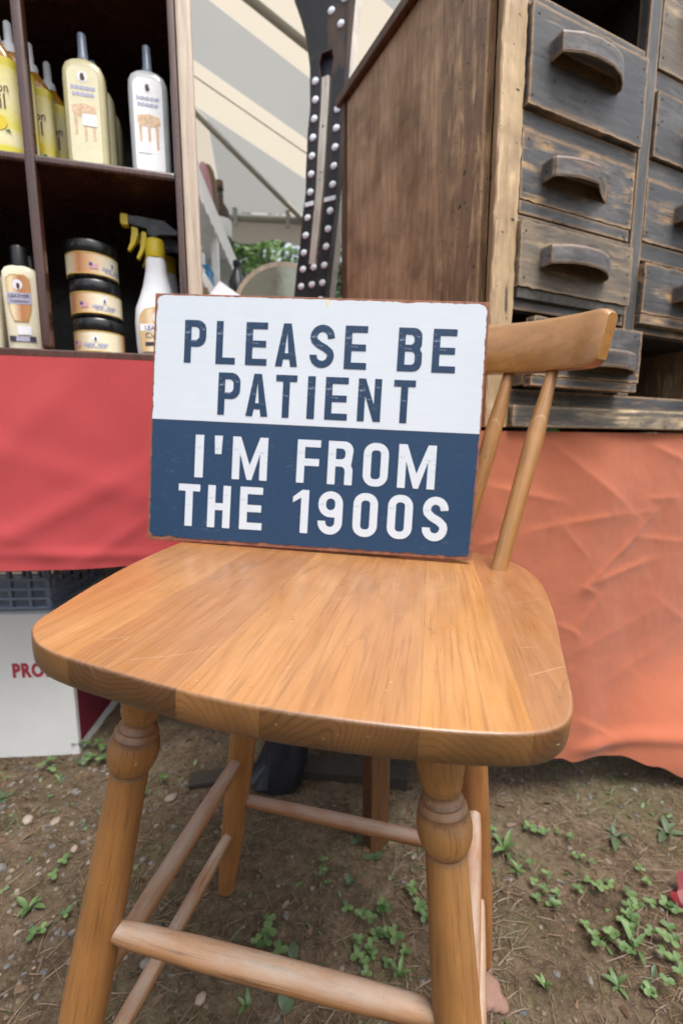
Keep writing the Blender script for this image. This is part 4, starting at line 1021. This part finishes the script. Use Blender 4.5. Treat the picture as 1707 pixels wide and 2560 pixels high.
def drawer(x0, x1, z0, z1, proud, mat, label=None, depth=.40, under=0, handle=True, facets=True, hx=0, hz=0, lip=0, knob=False):
    cx, cz = (x0+x1)/2, (z0+z1)/2
    d = link('drawer', None, ch, T(cx, -proud, zc(cz)))
    if label: d['label'] = label
    a, b, h2, h1 = x0-cx, x1-cx, z1-cz, z0-cz
    # front board with chipped edges
    m = MB(); nn = 26
    def chip(i, s_): return .0019*noise.fractal(Vector((i*.9, s_, x0*50)), .8, 2, 3)
    o_ = [(a+(b-a)*i/nn, h1+lip+chip(i, z0)) for i in range(nn)] + [(b+chip(i, 3.), h1+lip+(h2-h1-lip)*i/8) for i in range(8)] + [(b-(b-a)*i/nn, h2+chip(i, z1+5)) for i in range(nn)] + [(a+chip(i, 9.), h2-(h2-h1-lip)*i/8) for i in range(8)]
    m.prism(o_, 0, .018).build('front', mat, d, bevel=0)
    if lip: MB().box(a+.001, b-.002, .0012, .018, h1, h1+lip-.0008).build('bottom_strip', mat, d, bevel=.001, seg=1)
    if under: MB().box(a+.002, b-.004, .0035, .34, h1-under, h1-.0006).build('bottom_board', M_endgrain, d, bevel=.001, seg=1)
    for sx in (a+.001, b-.011): MB().box(sx, sx+.010, .0185, depth, h1+.004, h2-.008).build('drawer_side', M_void if 0 else M_draw_bare, d)
    for nx_, nz_ in ((a+.012, h2-.014), (a+.010, h1+lip+.016), (b-.010, h2-.016), (b-.012, h1+lip+.014), (b-.011, (h1+h2)/2+.004)):
        MB().lathe([(.0021, 0), (.0019, .0006), (.0008, .0008)], 10).build('nail', M_brown_ink, d, T(nx_+random.uniform(-.002, .002), -.0001, nz_+random.uniform(-.004, .004)) @ Matrix.Rotation(R(90), 4, 'X'))
    if handle: bar_handle(d, hx, hz, facets=facets)
    if knob:
        MB().lathe([(.013, 0), (.012, .012), (.017, .020), (.016, .032), (.010, .036)], 20).build('knob', M_handle, d, T(hx, 0, hz) @ Matrix.Rotation(R(90), 4, 'X'), smooth=True)
    return d
d1 = drawer(.0150, .2985, 1.2905, 1.4365, .011, M_draw, 'large black drawer with a faceted handle and one screw', facets=True, hx=-.017, hz=.016)
MB().lathe([(.0036, 0), (.0036, .0012), (.003, .0016)], 14).build('screw', M_metal, d1, T(-.068, -.0262, .017) @ Matrix.Rotation(R(90), 4, 'X') )
drawer(.0145, .2985, 1.1295, 1.2580, .003, M_draw2, 'drawer with orange scratches and a rounded handle', facets=False, hx=-.012, hz=.009, lip=.022)
drawer(.0140, .3000, 1.0095, 1.1150, .012, M_draw_bare, 'weathered grey-brown drawer with a dark bottom board showing', under=.018, hx=-.014, hz=.001)
drawer(.0200, .2990, .8395, .9530, .046, M_draw2, 'lowest drawer pulled half out behind the stool back', facets=True, hx=.03, hz=-.006, lip=.018)
drawer(.337, .6440, 1.4400, 1.5840, .004, M_draw_bare, 'streaked grey-brown drawer in the top right corner', hx=0, hz=.03)
drawer(.338, .6440, 1.2880, 1.4005, .008, M_draw, None, hx=.02, hz=.01)
drawer(.337, .6440, 1.1390, 1.2500, .003, M_draw, None, hx=.02, hz=.01)
drawer(.334, .6440, .9800, 1.0935, .016, M_draw2, None, hx=.02, hz=.01, lip=.02)

# ------------------------------------------------------------------ background things between the cabinet and the chest
BY = 1.42
def spx(z): return -.150+ (z-1.12)*.13      # left edge of the leaning board at each height
bo = empty('carved_board', 'tall black wooden board with white dots and a long slot', 'board', T(-.066, BY, 0, R(-26)) @ T(-.148, 0, 0) @ Matrix.Scale(1.1, 4, (1, 0, 0)))
Ll = [(0, -.115), (.6, -.032), (1.12, .048), (1.45, .094), (1.60, .104), (1.68, .112), (1.74, .112), (1.78, .112), (1.83, .106), (1.88, .094), (1.95, .07), (2.05, .07)]
Rl = [(0, .02), (.6, .085), (1.12, .150), (1.45, .192), (1.60, .203), (1.74, .214), (1.83, .222), (1.95, .236), (2.05, .236)]
def tabl(tab, z):
    for (a, va), (b, vb) in zip(tab, tab[1:]):
        if z <= b: return va+(vb-va)*(z-a)/(b-a)
    return tab[-1][1]
SL0, SL1 = 1.258, 1.795
def slotc(z): return (tabl(Ll, z)+tabl(Rl, z))/2 - .004 + .012*max(0, (1.45-z))
def strip(zs, fl_, fr_, y0, y1):
    m = MB(); vs = []; fs = []
    for j, z in enumerate(zs):
        l, r = fl_(z), fr_(z)
        vs += [(l, y0, z), (r, y0, z), (r, y1, z), (l, y1, z)]
        if j:
            b = 4*j
            for i in range(4): fs.append((b-4+i, b-4+(i+1) % 4, b+(i+1) % 4, b+i))
    fs += [(0, 1, 2, 3), tuple(range(len(vs)-4, len(vs)))]
    m.add(vs, fs)
    return m
def frange(a, b, k): return [a+(b-a)*i/k for i in range(k+1)]
lj = lambda z: .003*noise.noise(Vector((z*14, 3, 1)))
sw_ = .0135
def hole(z): return .008*math.exp(-((z-1.768)/.02)**2)
face = MB()
for zs, l, r in ((frange(-.02, SL0, 14), lambda z: tabl(Ll, z)+lj(z), lambda z: tabl(Rl, z)), (frange(SL0, SL1, 24), lambda z: tabl(Ll, z)+lj(z), lambda z: slotc(z)-sw_-hole(z)), (frange(SL0, SL1, 24), lambda z: slotc(z)+sw_+hole(z)*.7, lambda z: tabl(Rl, z)), (frange(SL1, 2.05, 10), lambda z: tabl(Ll, z)+lj(z), lambda z: tabl(Rl, z))):
    t = strip(zs, l, r, 0, .020); face.add(t.v, t.f)
face.build('board_face', M_board_black, bo)
t = strip(frange(-.02, 2.05, 30), lambda z: tabl(Ll, z)+.006, lambda z: tabl(Rl, z)-.0015+lj(z+3), .0205, .058); t.build('board_core', M_board_side, bo)
t = strip(frange(SL0+.004, SL1-.06, 14), lambda z: slotc(z)-.011, lambda z: slotc(z)+.0085, -.003, .018); t.build('slot_rod', M_board_rod, bo, bevel=.001, seg=1)
MB().box(slotc(1.77)-.021, slotc(1.77)+.02, .0188, .0203, 1.735, 1.80).build('hole', M_ink, bo)  # black plate paints in the shade of the hole's depth
dotm = MB().lathe([(.0094, 0), (.0085, .0022), (.005, .0036), (.001, .0042)], 14).mesh('dot', M_stud, smooth=True)
RX = Matrix.Rotation(R(90), 4, 'X')
for k in range(12):
    z = 1.298+k*.0462
    if z > 1.62 and k > 9: continue
    zz = z if z < 1.40 else z+.02
    if zz > 1.74: continue
    link('dot', dotm, bo, T(tabl(Ll, zz)+.016, 0, zz) @ RX)
    if zz < 1.66: link('dot', dotm, bo, T(tabl(Rl, zz)-.016, 0, zz+.004) @ RX)
for z in (1.253, 1.206, 1.160, 1.114, 1.07):
    for tt in (.19, .52, .84):
        link('dot', dotm, bo, T(tabl(Ll, z)+(tabl(Rl, z)-tabl(Ll, z))*tt, 0, z) @ RX)
for z, tt in ((1.885, .6), (1.9, .86), (1.845, .8)): link('dot', dotm, bo, T(tabl(Ll, z)+(tabl(Rl, z)-tabl(Ll, z))*tt, 0, z) @ RX)
for sgn in (-1, 1):
    z = 1.425; a, b = (tabl(Ll, z)+.004, slotc(z)-sw_-.002) if sgn < 0 else (slotc(z)+sw_+.002, tabl(Rl, z)-.004)
    MB().box(a, b, -.0025, -.0002, z-.006, z+.006).build('painted_bar', M_stud, bo, bevel=.001, seg=1)
# counter behind with notched wooden edge
ct = empty('display_counter', 'low counter with a notched wooden edge behind the sign', 'counter', T(-.30, 1.56, 0))
MB().box(-.35, .42, .0, .5, 0, 1.165).build('counter_body', M_beige_wd, ct)
MB().box(-.36, .43, -.015, .51, 1.1655, 1.20).build('counter_top', M_card_tan, ct, bevel=.002)
for k in range(14): MB().box(-.34+.055*k, -.337+.055*k, -.018, -.0155, 1.167, 1.199).build('notch', M_brown_ink, ct)
CTZ = 1.2005
# arched mirror
mi = empty('arched_mirror', 'round topped mirror in a beige frame left of the dotted board', 'mirror', T(-.205, 1.66, CTZ))
oa = arc(0, -.02, .175, 20, 160, 24)
MB().prism([(-.165, 0), (.165, 0)] + [(x, z) for x, z in oa], 0, .012).build('frame', M_palewood, mi, bevel=.002)
ia = arc(0, -.02, .158, 22, 158, 24)
MB().prism([(-.148, .006), (.148, .006)] + [(x, z) for x, z in ia], -.003, -.0002).build('glass', M_mirror, mi)
o = empty('vase', 'slim dark vase standing on the counter left of the mirror', 'vase', T(-.365, 1.70, CTZ))
MB().lathe([(.022, 0), (.033, .02), (.036, .06), (.03, .10), (.014, .135), (.011, .15), (.014, .158), (.013, .17), (.008, .172)], 24).build('vase_body', M_black_pl, o, smooth=True)
tag(MB().lathe([(.02, 0), (.036, .012), (.042, .03), (.043, .045), (.039, .0455), (.035, .02), (.01, .006)], 28).build('bowl', M_white_pl, None, T(-.075, 1.60, CTZ), smooth=True), 'small white bowl on the counter beside the dotted board', 'bowl')
tag(MB().box(-.06, .06, 0, .05, 0, .012).build('folded_cloth', M_cap_grey, None, T(-.17, 1.585, CTZ, R(4)), bevel=.004), 'folded pale blue cloth lying in front of the mirror', 'cloth')
o = MB().add([(-.05, 0, 0), (.075, .0, 0), (.05, .004, .012), (-.012, .02, .058), (-.05, .022, 0), (.075, .022, 0)], [(0, 1, 2, 3), (4, 3, 2, 5), (0, 3, 4), (1, 5, 2)]).build('paper_card', M_sticker, None, T(-.378, 1.535, CTZ-.001))
tag(o, 'white folded paper card behind the top edge of the sign', 'card')
cs = empty('corbel_stand', 'x', 'stand', T(0, 0, 0)); bpy.data.objects.remove(cs)
# white lace-edged shelf unit receding on the left
sh = empty('white_shelf', 'white display shelf with scalloped edging behind the cabinet', 'shelf', T(-.462, 1.5, 0, R(3.7)))
MB().box(-.42, 0, 0, .86, 1.615, 1.633).build('top_board', M_white_wd, sh)
MB().box(-.42, -.41, 0, .86, .02, 1.614).build('back_panel', M_pale_glass, sh)
MB().box(-.409, -.002, .855, .865, .02, 1.614).build('end_panel', M_pale_glass, sh)
for z in (.5, .95, 1.305): MB().box(-.409, -.004, 0.002, .853, z, z+.016).build('shelf_board', M_white_wd, sh)
for y, mt in ((.0, M_white_wd), (.43, M_white_wd), (.866, M_beige_wd)): MB().box(-.024, .002, y, y+.024, 0, 1.613).build('post', mt, sh)
for z0, hgt in ((1.632, .098), (1.318, .05)):
    vs = []; fs = []; k = 160
    for i in range(k+1):
        y = .9*i/k; d = hgt - .012*abs(math.sin(y/.075*math.pi))
        vs += [(.004, y, z0), (.007, y, z0), (.007, y, z0-d), (.004, y, z0-d)]
        if i:
            b = 4*i
            for j in range(4): fs.append((b-4+j, b-4+(j+1) % 4, b+(j+1) % 4, b+j))
    MB().add(vs, fs).build('scalloped_trim', M_white_wd, sh)
SZ1 = 1.6335; SZ2 = 1.3215
def onsh(x, y, z): return T(-.462, 1.5, 0, R(3.7)) @ T(x, y, z)
o = empty('box', 'bright blue box on the white shelf', 'box', onsh(-.055, .34, SZ2)); MB().box(-.03, .046, -.04, .05, 0, .062).build('box_body', M_bluebox, o, bevel=.003); MB().box(-.0315, .0475, -.0415, .0515, .0625, .074).build('lid', M_bluebox, o, bevel=.002)
o = empty('bottle', 'small white bottle with round stopper on top of the blue box', 'bottle', onsh(-.05, .34, SZ2+.0742)); MB().loft([(0, .02, .014), (.05, .02, .014), (.058, .008, .008)], 20, 4).build('bottle_body', M_white_pl, o, smooth=True); MB().lathe([(.004, .058), (.012, .068), (.013, .076), (.006, .086)], 16).build('stopper', M_white_pl, o, smooth=True)
o = MB().lathe([(.055, 0), (.05, .06), (.03, .14), (.02, .16)], 24).build('lampshade', M_white_wd, None, onsh(-.085, .10, SZ2), smooth=True); tag(o, 'white tapered lampshade on the shelf left of the blue box', 'lampshade')
tag(MB().lathe([(.02, 0), (.05, .018), (.055, .03), (.05, .0305), (.02, .006)], 24).build('dish', M_white_pl, None, onsh(-.06, .22, SZ2), smooth=True), 'white oval dish in front of the blue box', 'dish')
def jug(M, label, s_, mat, group='old bottles on top of the white shelf'):
    o = empty('brown_bottle', label, 'bottle', M, group)
    MB().lathe([(.03*s_, 0), (.036*s_, .01*s_), (.036*s_, .10*s_), (.03*s_, .125*s_), (.013*s_, .15*s_), (.012*s_, .185*s_), (.015*s_, .19*s_), (.013*s_, .2*s_)], 22).build('bottle_body', mat, o, smooth=True)
    MB().lathe([(.0367*s_, .035*s_), (.0372*s_, .036*s_), (.0372*s_, .09*s_), (.0367*s_, .091*s_)], 22).build('label', M_pale_glass, o, smooth=True)
    MB().lathe([(.0135*s_, .1995*s_), (.0135*s_, .215*s_), (.01*s_, .218*s_)], 16).build('stopper', M_leather, o, smooth=True)
jug(onsh(-.045, .78, SZ1), 'dark brown bottle with a pale label at the far shelf end', 1.35, M_brownglass)
o = MB().lathe([(.03, 0), (.042, .03), (.046, .09), (.04, .15), (.032, .19), (.022, .21), (.005, .217)], 24).build('leather_case', M_leather, None, onsh(-.05, .52, SZ1), smooth=True); tag(o, 'rounded brown leather case on the white shelf, left of the dark bottle', 'case')
tag(MB().loft([(0, .03, .045), (.05, .03, .05), (.11, .024, .035), (.15, .012, .02), (.16, .004, .006)], 24, 2.2).build('cloth_doll', M_pinkcloth, None, onsh(-.035, .40, SZ1), smooth=True), 'dusty pink cloth bundle on the white shelf beside the leather case', 'bundle')
o = empty('rag_doll', 'dark red bundle with a black top nearest on the white shelf', 'bundle', onsh(-.055, .2, SZ1)); MB().lathe([(.04, 0), (.046, .04), (.036, .10), (.02, .13)], 22).build('skirt', M_darkred, o, smooth=True); MB().lathe([(.018, .13), (.03, .15), (.032, .18), (.02, .205), (.006, .21)], 20).build('head', M_black_pl, o, smooth=True)
tag(MB().lathe([(.006, 0), (.006, .12), (.012, .13), (.013, .16), (.006, .175)], 12).build('wooden_spindle', M_leather, None, onsh(-.09, .47, SZ1), smooth=True), 'thin upright wooden spindle behind the pink bundle', 'spindle')

# ------------------------------------------------------------------ weeds, leaves, stones, straw
def leaf_mesh(L, W_, fold=.25, curl=.3, shape='oval', mat=M_leaf, name='leaf'):
    vs = []; fs = []; k = 6
    for i in range(k+1):
        t = i/k
        wd = {'oval': math.sin(math.pi*min(1, t*.94+.04))**.7, 'blade': (1-t)**.6*(.4+.6*min(1, t*5)), 'heart': (math.sin(math.pi*(.12+.8*t))**.8)*(1.05 if t > .5 else .85)}[shape]
        x = W_/2*wd; y = L*t; z = L*curl*(t-t*t*1.1)
        zz = z + fold*x
        vs += [(-x, y, zz), (0, y + (-.12*L if shape == 'heart' and i == k else 0), z), (x, y, zz)]
        if i:
            b = 3*i; fs += [(b-3, b-2, b+1, b), (b-2, b-1, b+2, b+1)]
    return MB().add(vs, fs).mesh(name, mat, smooth=True)
LM_clov = leaf_mesh(.0100, .0088, .3, .12, 'heart'); LM_long = leaf_mesh(.046, .011, .3, .45, 'oval'); LM_round = leaf_mesh(.022, .016, .2, .15, 'oval', M_leaf_d)
LM_pale = leaf_mesh(.042, .014, .35, .35, 'oval', M_leaf_d); LM_small = leaf_mesh(.017, .0055, .3, .4, 'oval'); LM_blade = leaf_mesh(.06, .004, .4, .5, 'blade', M_grass)
def leaf_at(root, me, p, az, pitch, s_=1):
    return link('leaf', me, root, T(*p) @ Matrix.Rotation(az, 4, 'Z') @ Matrix.Rotation(pitch, 4, 'X') @ Matrix.Scale(s_, 4))
def plant(name, label, cat, x, y, group=None): return empty(name, label, cat, T(x, y, gz(x, y)), group)
random.seed(11)
def clover(x, y, s_=1, label=None, heads=3):
    p = plant('clover_plant', label, 'clover', x, y, 'clover sprouts in the dirt')
    st = MB()
    for h in range(heads):
        a = random.uniform(0, 6.3); d = random.uniform(.004, .028)*s_; z = random.uniform(.006, .02)*s_
        tip = Vector((d*math.cos(a), d*math.sin(a), z)); st.tube((0, 0, 0), tip, .0006, .0005, 5)
        a0 = random.uniform(0, 6.3)
        for j in range(3): leaf_at(p, LM_clov, tip, a0+j*2.094, random.uniform(-.1, .35), s_*random.uniform(.8, 1.2))
    st.build('stem', M_leaf, p)
clovers = [(.406,.817,1.1),(.444,.8,.9),(.352,.714,1),(.463,.714,1.1),(.437,.692,1),(.498,.68,1.2),(.481,.648,1.2),(.482,.635,1.1),(.465,.634,1),(.548,.677,1.1),(.558,.659,1.3),(.423,.646,1.1),(.418,.617,1.2),(.404,.608,1.1),(.371,.666,1),(.358,.67,.9),(.499,.606,1.1),(.454,.541,1.2),(.484,.569,1.1),(.448,.59,.9),(.551,.711,.9),(.45,.755,.8),
                   (.015,.64,1.1),(.059,.637,1.2),(.044,.606,1),(.068,.61,1.2),(.084,.594,1.0),(.048,.579,1.1),(.074,.566,1.0),(.04,.553,1),(.026,.58,.9),(.127,.64,1.1),(.12,.66,1),(.307,.811,1),(-.118,.577,1.2),(-.116,.582,1.2),(-.399,.873,1.2),(-.609,1.005,1.3),(-.565,.966,1.3),(-.585,.985,1.2),(-.681,.95,1.2),(-.504,.686,1.1),(-.451,.606,1),(.53,.62,1.1),(.575,.64,1.2),(.59,.60,1.1),(-.03,.70,.9),(.22,.83,.9)]
PATCH = [('in the patch beside the red leaf', lambda x, y: x > .525), ('in the clover patch right of the stool', lambda x, y: x > .395), ('between the stool leg and the clover patch', lambda x, y: x > .2),
         ('in the patch under the stool, left of its front leg', lambda x, y: x > -.05), ('by the front rung of the stool', lambda x, y: x > -.3), ('on the gravelly dirt left of the stool', lambda x, y: True)]
ORD = ['nearest', 'second nearest', 'third nearest', 'fourth nearest', 'fifth nearest', 'sixth nearest', 'seventh nearest', 'eighth nearest', 'ninth nearest', 'tenth nearest', 'eleventh nearest', 'twelfth nearest', 'thirteenth nearest', 'fourteenth nearest', 'fifteenth nearest', 'sixteenth nearest', 'seventeenth nearest', 'eighteenth nearest', 'nineteenth nearest', 'farthest']
left = list(clovers)
for where, test in PATCH:
    grp = sorted([c_ for c_ in left if test(c_[0], c_[1])], key=lambda c_: c_[1]); left = [c_ for c_ in left if c_ not in grp]
    for k, (x, y, s_) in enumerate(grp):
        if len(grp) > 12 and k % 9 == 8: continue
        clover(x, y, s_, ('clover sprout ' + where + ', ' + (ORD[k] if k < len(grp)-1 else 'farthest')), heads=random.choice((2, 2, 3, 3)))
def rosette(x, y, label, me, nl, s_, pitch=.35, name='weed_plant', a0=0, spread=6.283):
    p = plant(name, label, 'weed', x, y)
    for j in range(nl): leaf_at(p, me, (random.uniform(-.003, .003), random.uniform(-.003, .003), .0), a0+spread*j/nl+random.uniform(-.45, .45), pitch+random.uniform(-.3, .35), s_*random.uniform(.5, 1.2))
    return p
rosette(.553, .813, 'spreading weed with broad grey-green leaves below the orange cloth edge', LM_pale, 6, 1.0, .3, a0=.4)
rosette(.311, .763, 'upright weed with long bright leaves right of the stool leg', LM_long, 5, .95, .8, a0=.6)
rosette(.265, .714, 'narrow leaved weed hugging the right rear stool leg', LM_long, 4, .7, .8)
rosette(.321, .726, 'small weed with thin leaves between stool leg and clover', LM_small, 6, 1.4, .6)
rosette(.67, .83, 'leafy weed at the right picture edge under the orange cloth', LM_pale, 6, 1.0, .4)
rosette(.458, .602, 'weed with two long leaves among the clover', LM_long, 3, .75, .5, a0=2.6)
rosette(.458, .566, 'pale weed leaf fallen over among the lower clover', LM_pale, 2, .8, .25, a0=2.2)
rosette(.401, .551, 'tuft of fresh green blades at the lower right', LM_small, 5, 1.3, .5)
rosette(.293, .546, 'small bright green sprout right of the front stool leg', LM_small, 5, 1.0, .7)
rosette(-.079, .501, 'weed with two round dark leaves behind the front rung', LM_round, 2, 1.25, .5, a0=-.7, spread=1.9)
rosette(-.071, .561, 'single round leaf weed above the front rung', LM_round, 2, 1.0, .5)
rosette(-.126, .504, 'pointed leaf sprout left of the two round leaves', LM_small, 5, 1.2, .6)
rosette(.032, .777, 'dark round leaf weed beside the square table leg', LM_round, 3, .95, .3)
rosette(.054, .74, 'low dark leaf weed in front of the square table leg', LM_round, 3, 1.0, .25)
rosette(.014, .69, 'weed with paired round leaves under the stool centre', LM_round, 5, .75, .35)
rosette(.083, .55, 'long bladed weed below the clover patch under the stool', LM_long, 4, .6, .7)
rosette(-.716, .868, 'bright weed at the left picture edge', LM_round, 5, 1.1, .3)
rosette(-.626, .909, 'low weed among the gravel left of the stool', LM_small, 7, 1.3, .5)
rosette(-.501, .631, 'drooping weed with thin leaves left of the front leg', LM_small, 7, 1.5, .5)
rosette(-.60, .96, 'leafy weed in front of the white box corner', LM_round, 6, .9, .4)
# a red maple-like leaf and a pinkish stone
rlf = []
for i in range(25):
    a = 2*math.pi*i/25; rlf.append((.045*(.45+.55*abs(math.cos(2.5*a)))*math.cos(a), .045*(.45+.55*abs(math.cos(2.5*a)))*math.sin(a)))
o = MB(); o.add([(x, y, .006*math.sin(x*90)+.012*abs(y)/.04) for x, y in rlf]+[(x, y, .006*math.sin(x*90)+.012*abs(y)/.04-.001) for x, y in rlf], [list(range(25))]+[(i, (i+1) % 25, (i+1) % 25+25, i+25) for i in range(25)])
x, y = .605, .672
tag(o.build('fallen_leaf', M_redleaf, None, T(x, y, gz(x, y)+.006, .5) @ Matrix.Rotation(.35, 4, 'X')), 'dark red fallen leaf on the dirt at the right edge', 'leaf')
def stone_mesh(seed, s_=(1, 1, .6), sub=2):
    bm = bmesh.new(); bmesh.ops.create_icosphere(bm, subdivisions=sub, radius=1)
    for v in bm.verts:
        d = 1+.28*noise.fractal(v.co*1.3+Vector((seed*7.3, 0, 0)), .8, 2, 3); v.co = Vector((v.co.x*s_[0], v.co.y*s_[1], v.co.z*s_[2]))*d
    me = bpy.data.meshes.new('stone'); bm.to_mesh(me); bm.free(); me.polygons.foreach_set('use_smooth', [True]*len(me.polygons)); return me
me = stone_mesh(3, (1, 1.35, .45), 3); me.materials.append(M_stonepink)
x, y = .205, .535
tag(link('stone', me, None, T(x, y, gz(x, y)+.006, .4) @ Matrix.Scale(.021, 4)), 'flat pinkish stone beside the front stool leg', 'stone')
q = NT('pebble'); rv = q.n('ObjectInfo', o=None).outputs['Random']; v = q.coord('Object')
M_peb = q.P(Base_Color=q.mix(q.ramp(q.noise(v, 3, 4), (.35, .5), (.7, 0)), q.ramp(rv, (0, (.12, .12, .13)), (.35, (.2, .18, .16)), (.7, (.33, .25, .18)), (1, (.42, .4, .37))), (.1, .085, .07)), Roughness=.85)
SM = []
for k in range(4):
    me = stone_mesh(k+10, (1, .75, .55)); me.materials.append(M_peb); SM.append(me)
random.seed(5)
for (x, y, s_, lab) in [(-.565, .80, .011, 'pale tan stone in the gravel left of the stool leg'), (-.49, .735, .008, 'small whitish stone left of the front stool leg'), (-.23, .79, .0075, 'tan pebble beside the rear stool leg'), (-.36, .86, .013, 'grey stone behind the left side rungs'), (-.62, .80, .012, 'grey flat stone at the left edge of the gravel'), (-.60, .70, .011, 'dark grey stone left of the drooping weed'), (-.28, .55, .010, 'grey stone seen below the front rung end'), (-.47, 1.05, .008, 'white pebble beside the maroon box side'), (-.69, .79, .010, 'bluish pebble at the far left of the gravel'), (-.19, .51, .009, 'grey pebble under the lower left rung')]:
    tag(link('stone', random.choice(SM), None, T(x, y, gz(x, y)+s_*.25, random.uniform(0, 6)) @ Matrix.Scale(s_, 4)), lab, 'stone', 'loose stones on the dirt')
# countless small stuff: gravel, straw, grass, crumbs of soil
def scatter(name, mat, count, gen, smooth=False, label=None):
    vs = []; fs = []
    for _ in range(count):
        r = gen()
        if not r: continue
        a, b = r; n0 = len(vs); vs += a; fs += [[i+n0 for i in f] for f in b]
    o = MB().add(vs, fs).build(name, mat, smooth=smooth); return tag(o, kind='stuff')
def pos():
    return random.uniform(-1.15, 1.1), random.uniform(.2, 1.45)
ICO = None
bm = bmesh.new(); bmesh.ops.create_icosphere(bm, subdivisions=1, radius=1); ICO = ([v.co.copy() for v in bm.verts], [[v.index for v in f.verts] for f in bm.faces]); bm.free()
def gen_stone(lo, hi, dens):
    def g():
        x, y = pos()
        if random.random() > dens(x, y): return None
        s_ = random.uniform(lo, hi)*random.uniform(.5, 1); k = (random.uniform(.7, 1.3), random.uniform(.7, 1.3), random.uniform(.4, .8)); a = random.uniform(0, 6.3); z = gz(x, y)
        ca, sa = math.cos(a), math.sin(a); out = []
        for v in ICO[0]:
            j = random.uniform(.8, 1.15); px, py = v.x*k[0]*s_*j, v.y*k[1]*s_*j
            out.append((x+px*ca-py*sa, y+px*sa+py*ca, z+v.z*k[2]*s_*j+s_*.12))
        return out, ICO[1]
    return g
def dl(x, y): return .15 + .85*sstep(-.2, -.5, x)*(.4+.6*(noise.noise(Vector((x*5, y*5, 4))) > -.15))
q = NT('gravel_mix'); v = q.coord('Object'); f = q.noise(v, 70, 2, .5)
M_grav = q.P(Base_Color=q.ramp(f, (.35, (.07, .07, .078)), (.5, (.125, .115, .105)), (.6, (.18, .14, .10)), (.78, (.30, .27, .24))), Roughness=.9)
scatter('gravel', M_grav, 6500, gen_stone(.0018, .0085, dl))
q = NT('soil_crumb'); v = q.coord('Object')
M_crumb = q.P(Base_Color=q.ramp(q.noise(v, 60, 3), (.35, (.05, .034, .02)), (.65, (.15, .11, .07))), Roughness=.95)
scatter('soil_crumbs', M_crumb, 14000, gen_stone(.001, .0048, lambda x, y: .8))
def gen_blade(Ln, Wd, up, dens):
    def g():
        x, y = pos()
        if random.random() > dens(x, y): return None
        L = random.uniform(*Ln); wd = random.uniform(*Wd); a = random.uniform(0, 6.3); z = gz(x, y); el = random.uniform(*up); bend = random.uniform(-.5, .5)
        d = Vector((math.cos(a), math.sin(a), 0)); s_ = Vector((-d.y, d.x, 0)); out = []
        for i in range(4):
            t = i/3; p = Vector((x, y, z+.001)) + d*L*t*math.cos(el*(1-.5*t)) + s_*bend*L*t*t*.4 + Vector((0, 0, L*t*math.sin(el)*(1-.35*t)))
            ww = wd*(1-.8*t*t); out += [tuple(p-s_*ww/2), tuple(p+s_*ww/2+Vector((0, 0, wd*.3)))]
        return out, [(0, 1, 3, 2), (2, 3, 5, 4), (4, 5, 7, 6)]
    return g
scatter('dry_straw', M_straw, 26000, gen_blade((.010, .042), (.0008, .0021), (-.02, .3), lambda x, y: .25+.75*(noise.noise(Vector((x*4+9, y*4, 2))) > -.1)))
scatter('grass_blades', M_grass, 4200, gen_blade((.012, .04), (.001, .0022), (.2, 1.1), lambda x, y: max(0, noise.noise(Vector((x*4.5, y*4.5, 20)))*1.6+.12 - .1*(x < -.1))))
M_litter = leaf_mat('leaf_litter', (.07, .04, .022), (.22, .13, .07))
scatter('leaf_litter', M_litter, 700, gen_blade((.008, .022), (.004, .010), (-.02, .35), lambda x, y: .3+.5*(noise.noise(Vector((x*3, y*3, 50))) > 0)))
scatter('tiny_weeds', M_leaf, 2600, gen_blade((.006, .014), (.003, .006), (.1, .7), lambda x, y: max(0, noise.noise(Vector((x*5, y*5, 33)))*1.8)))
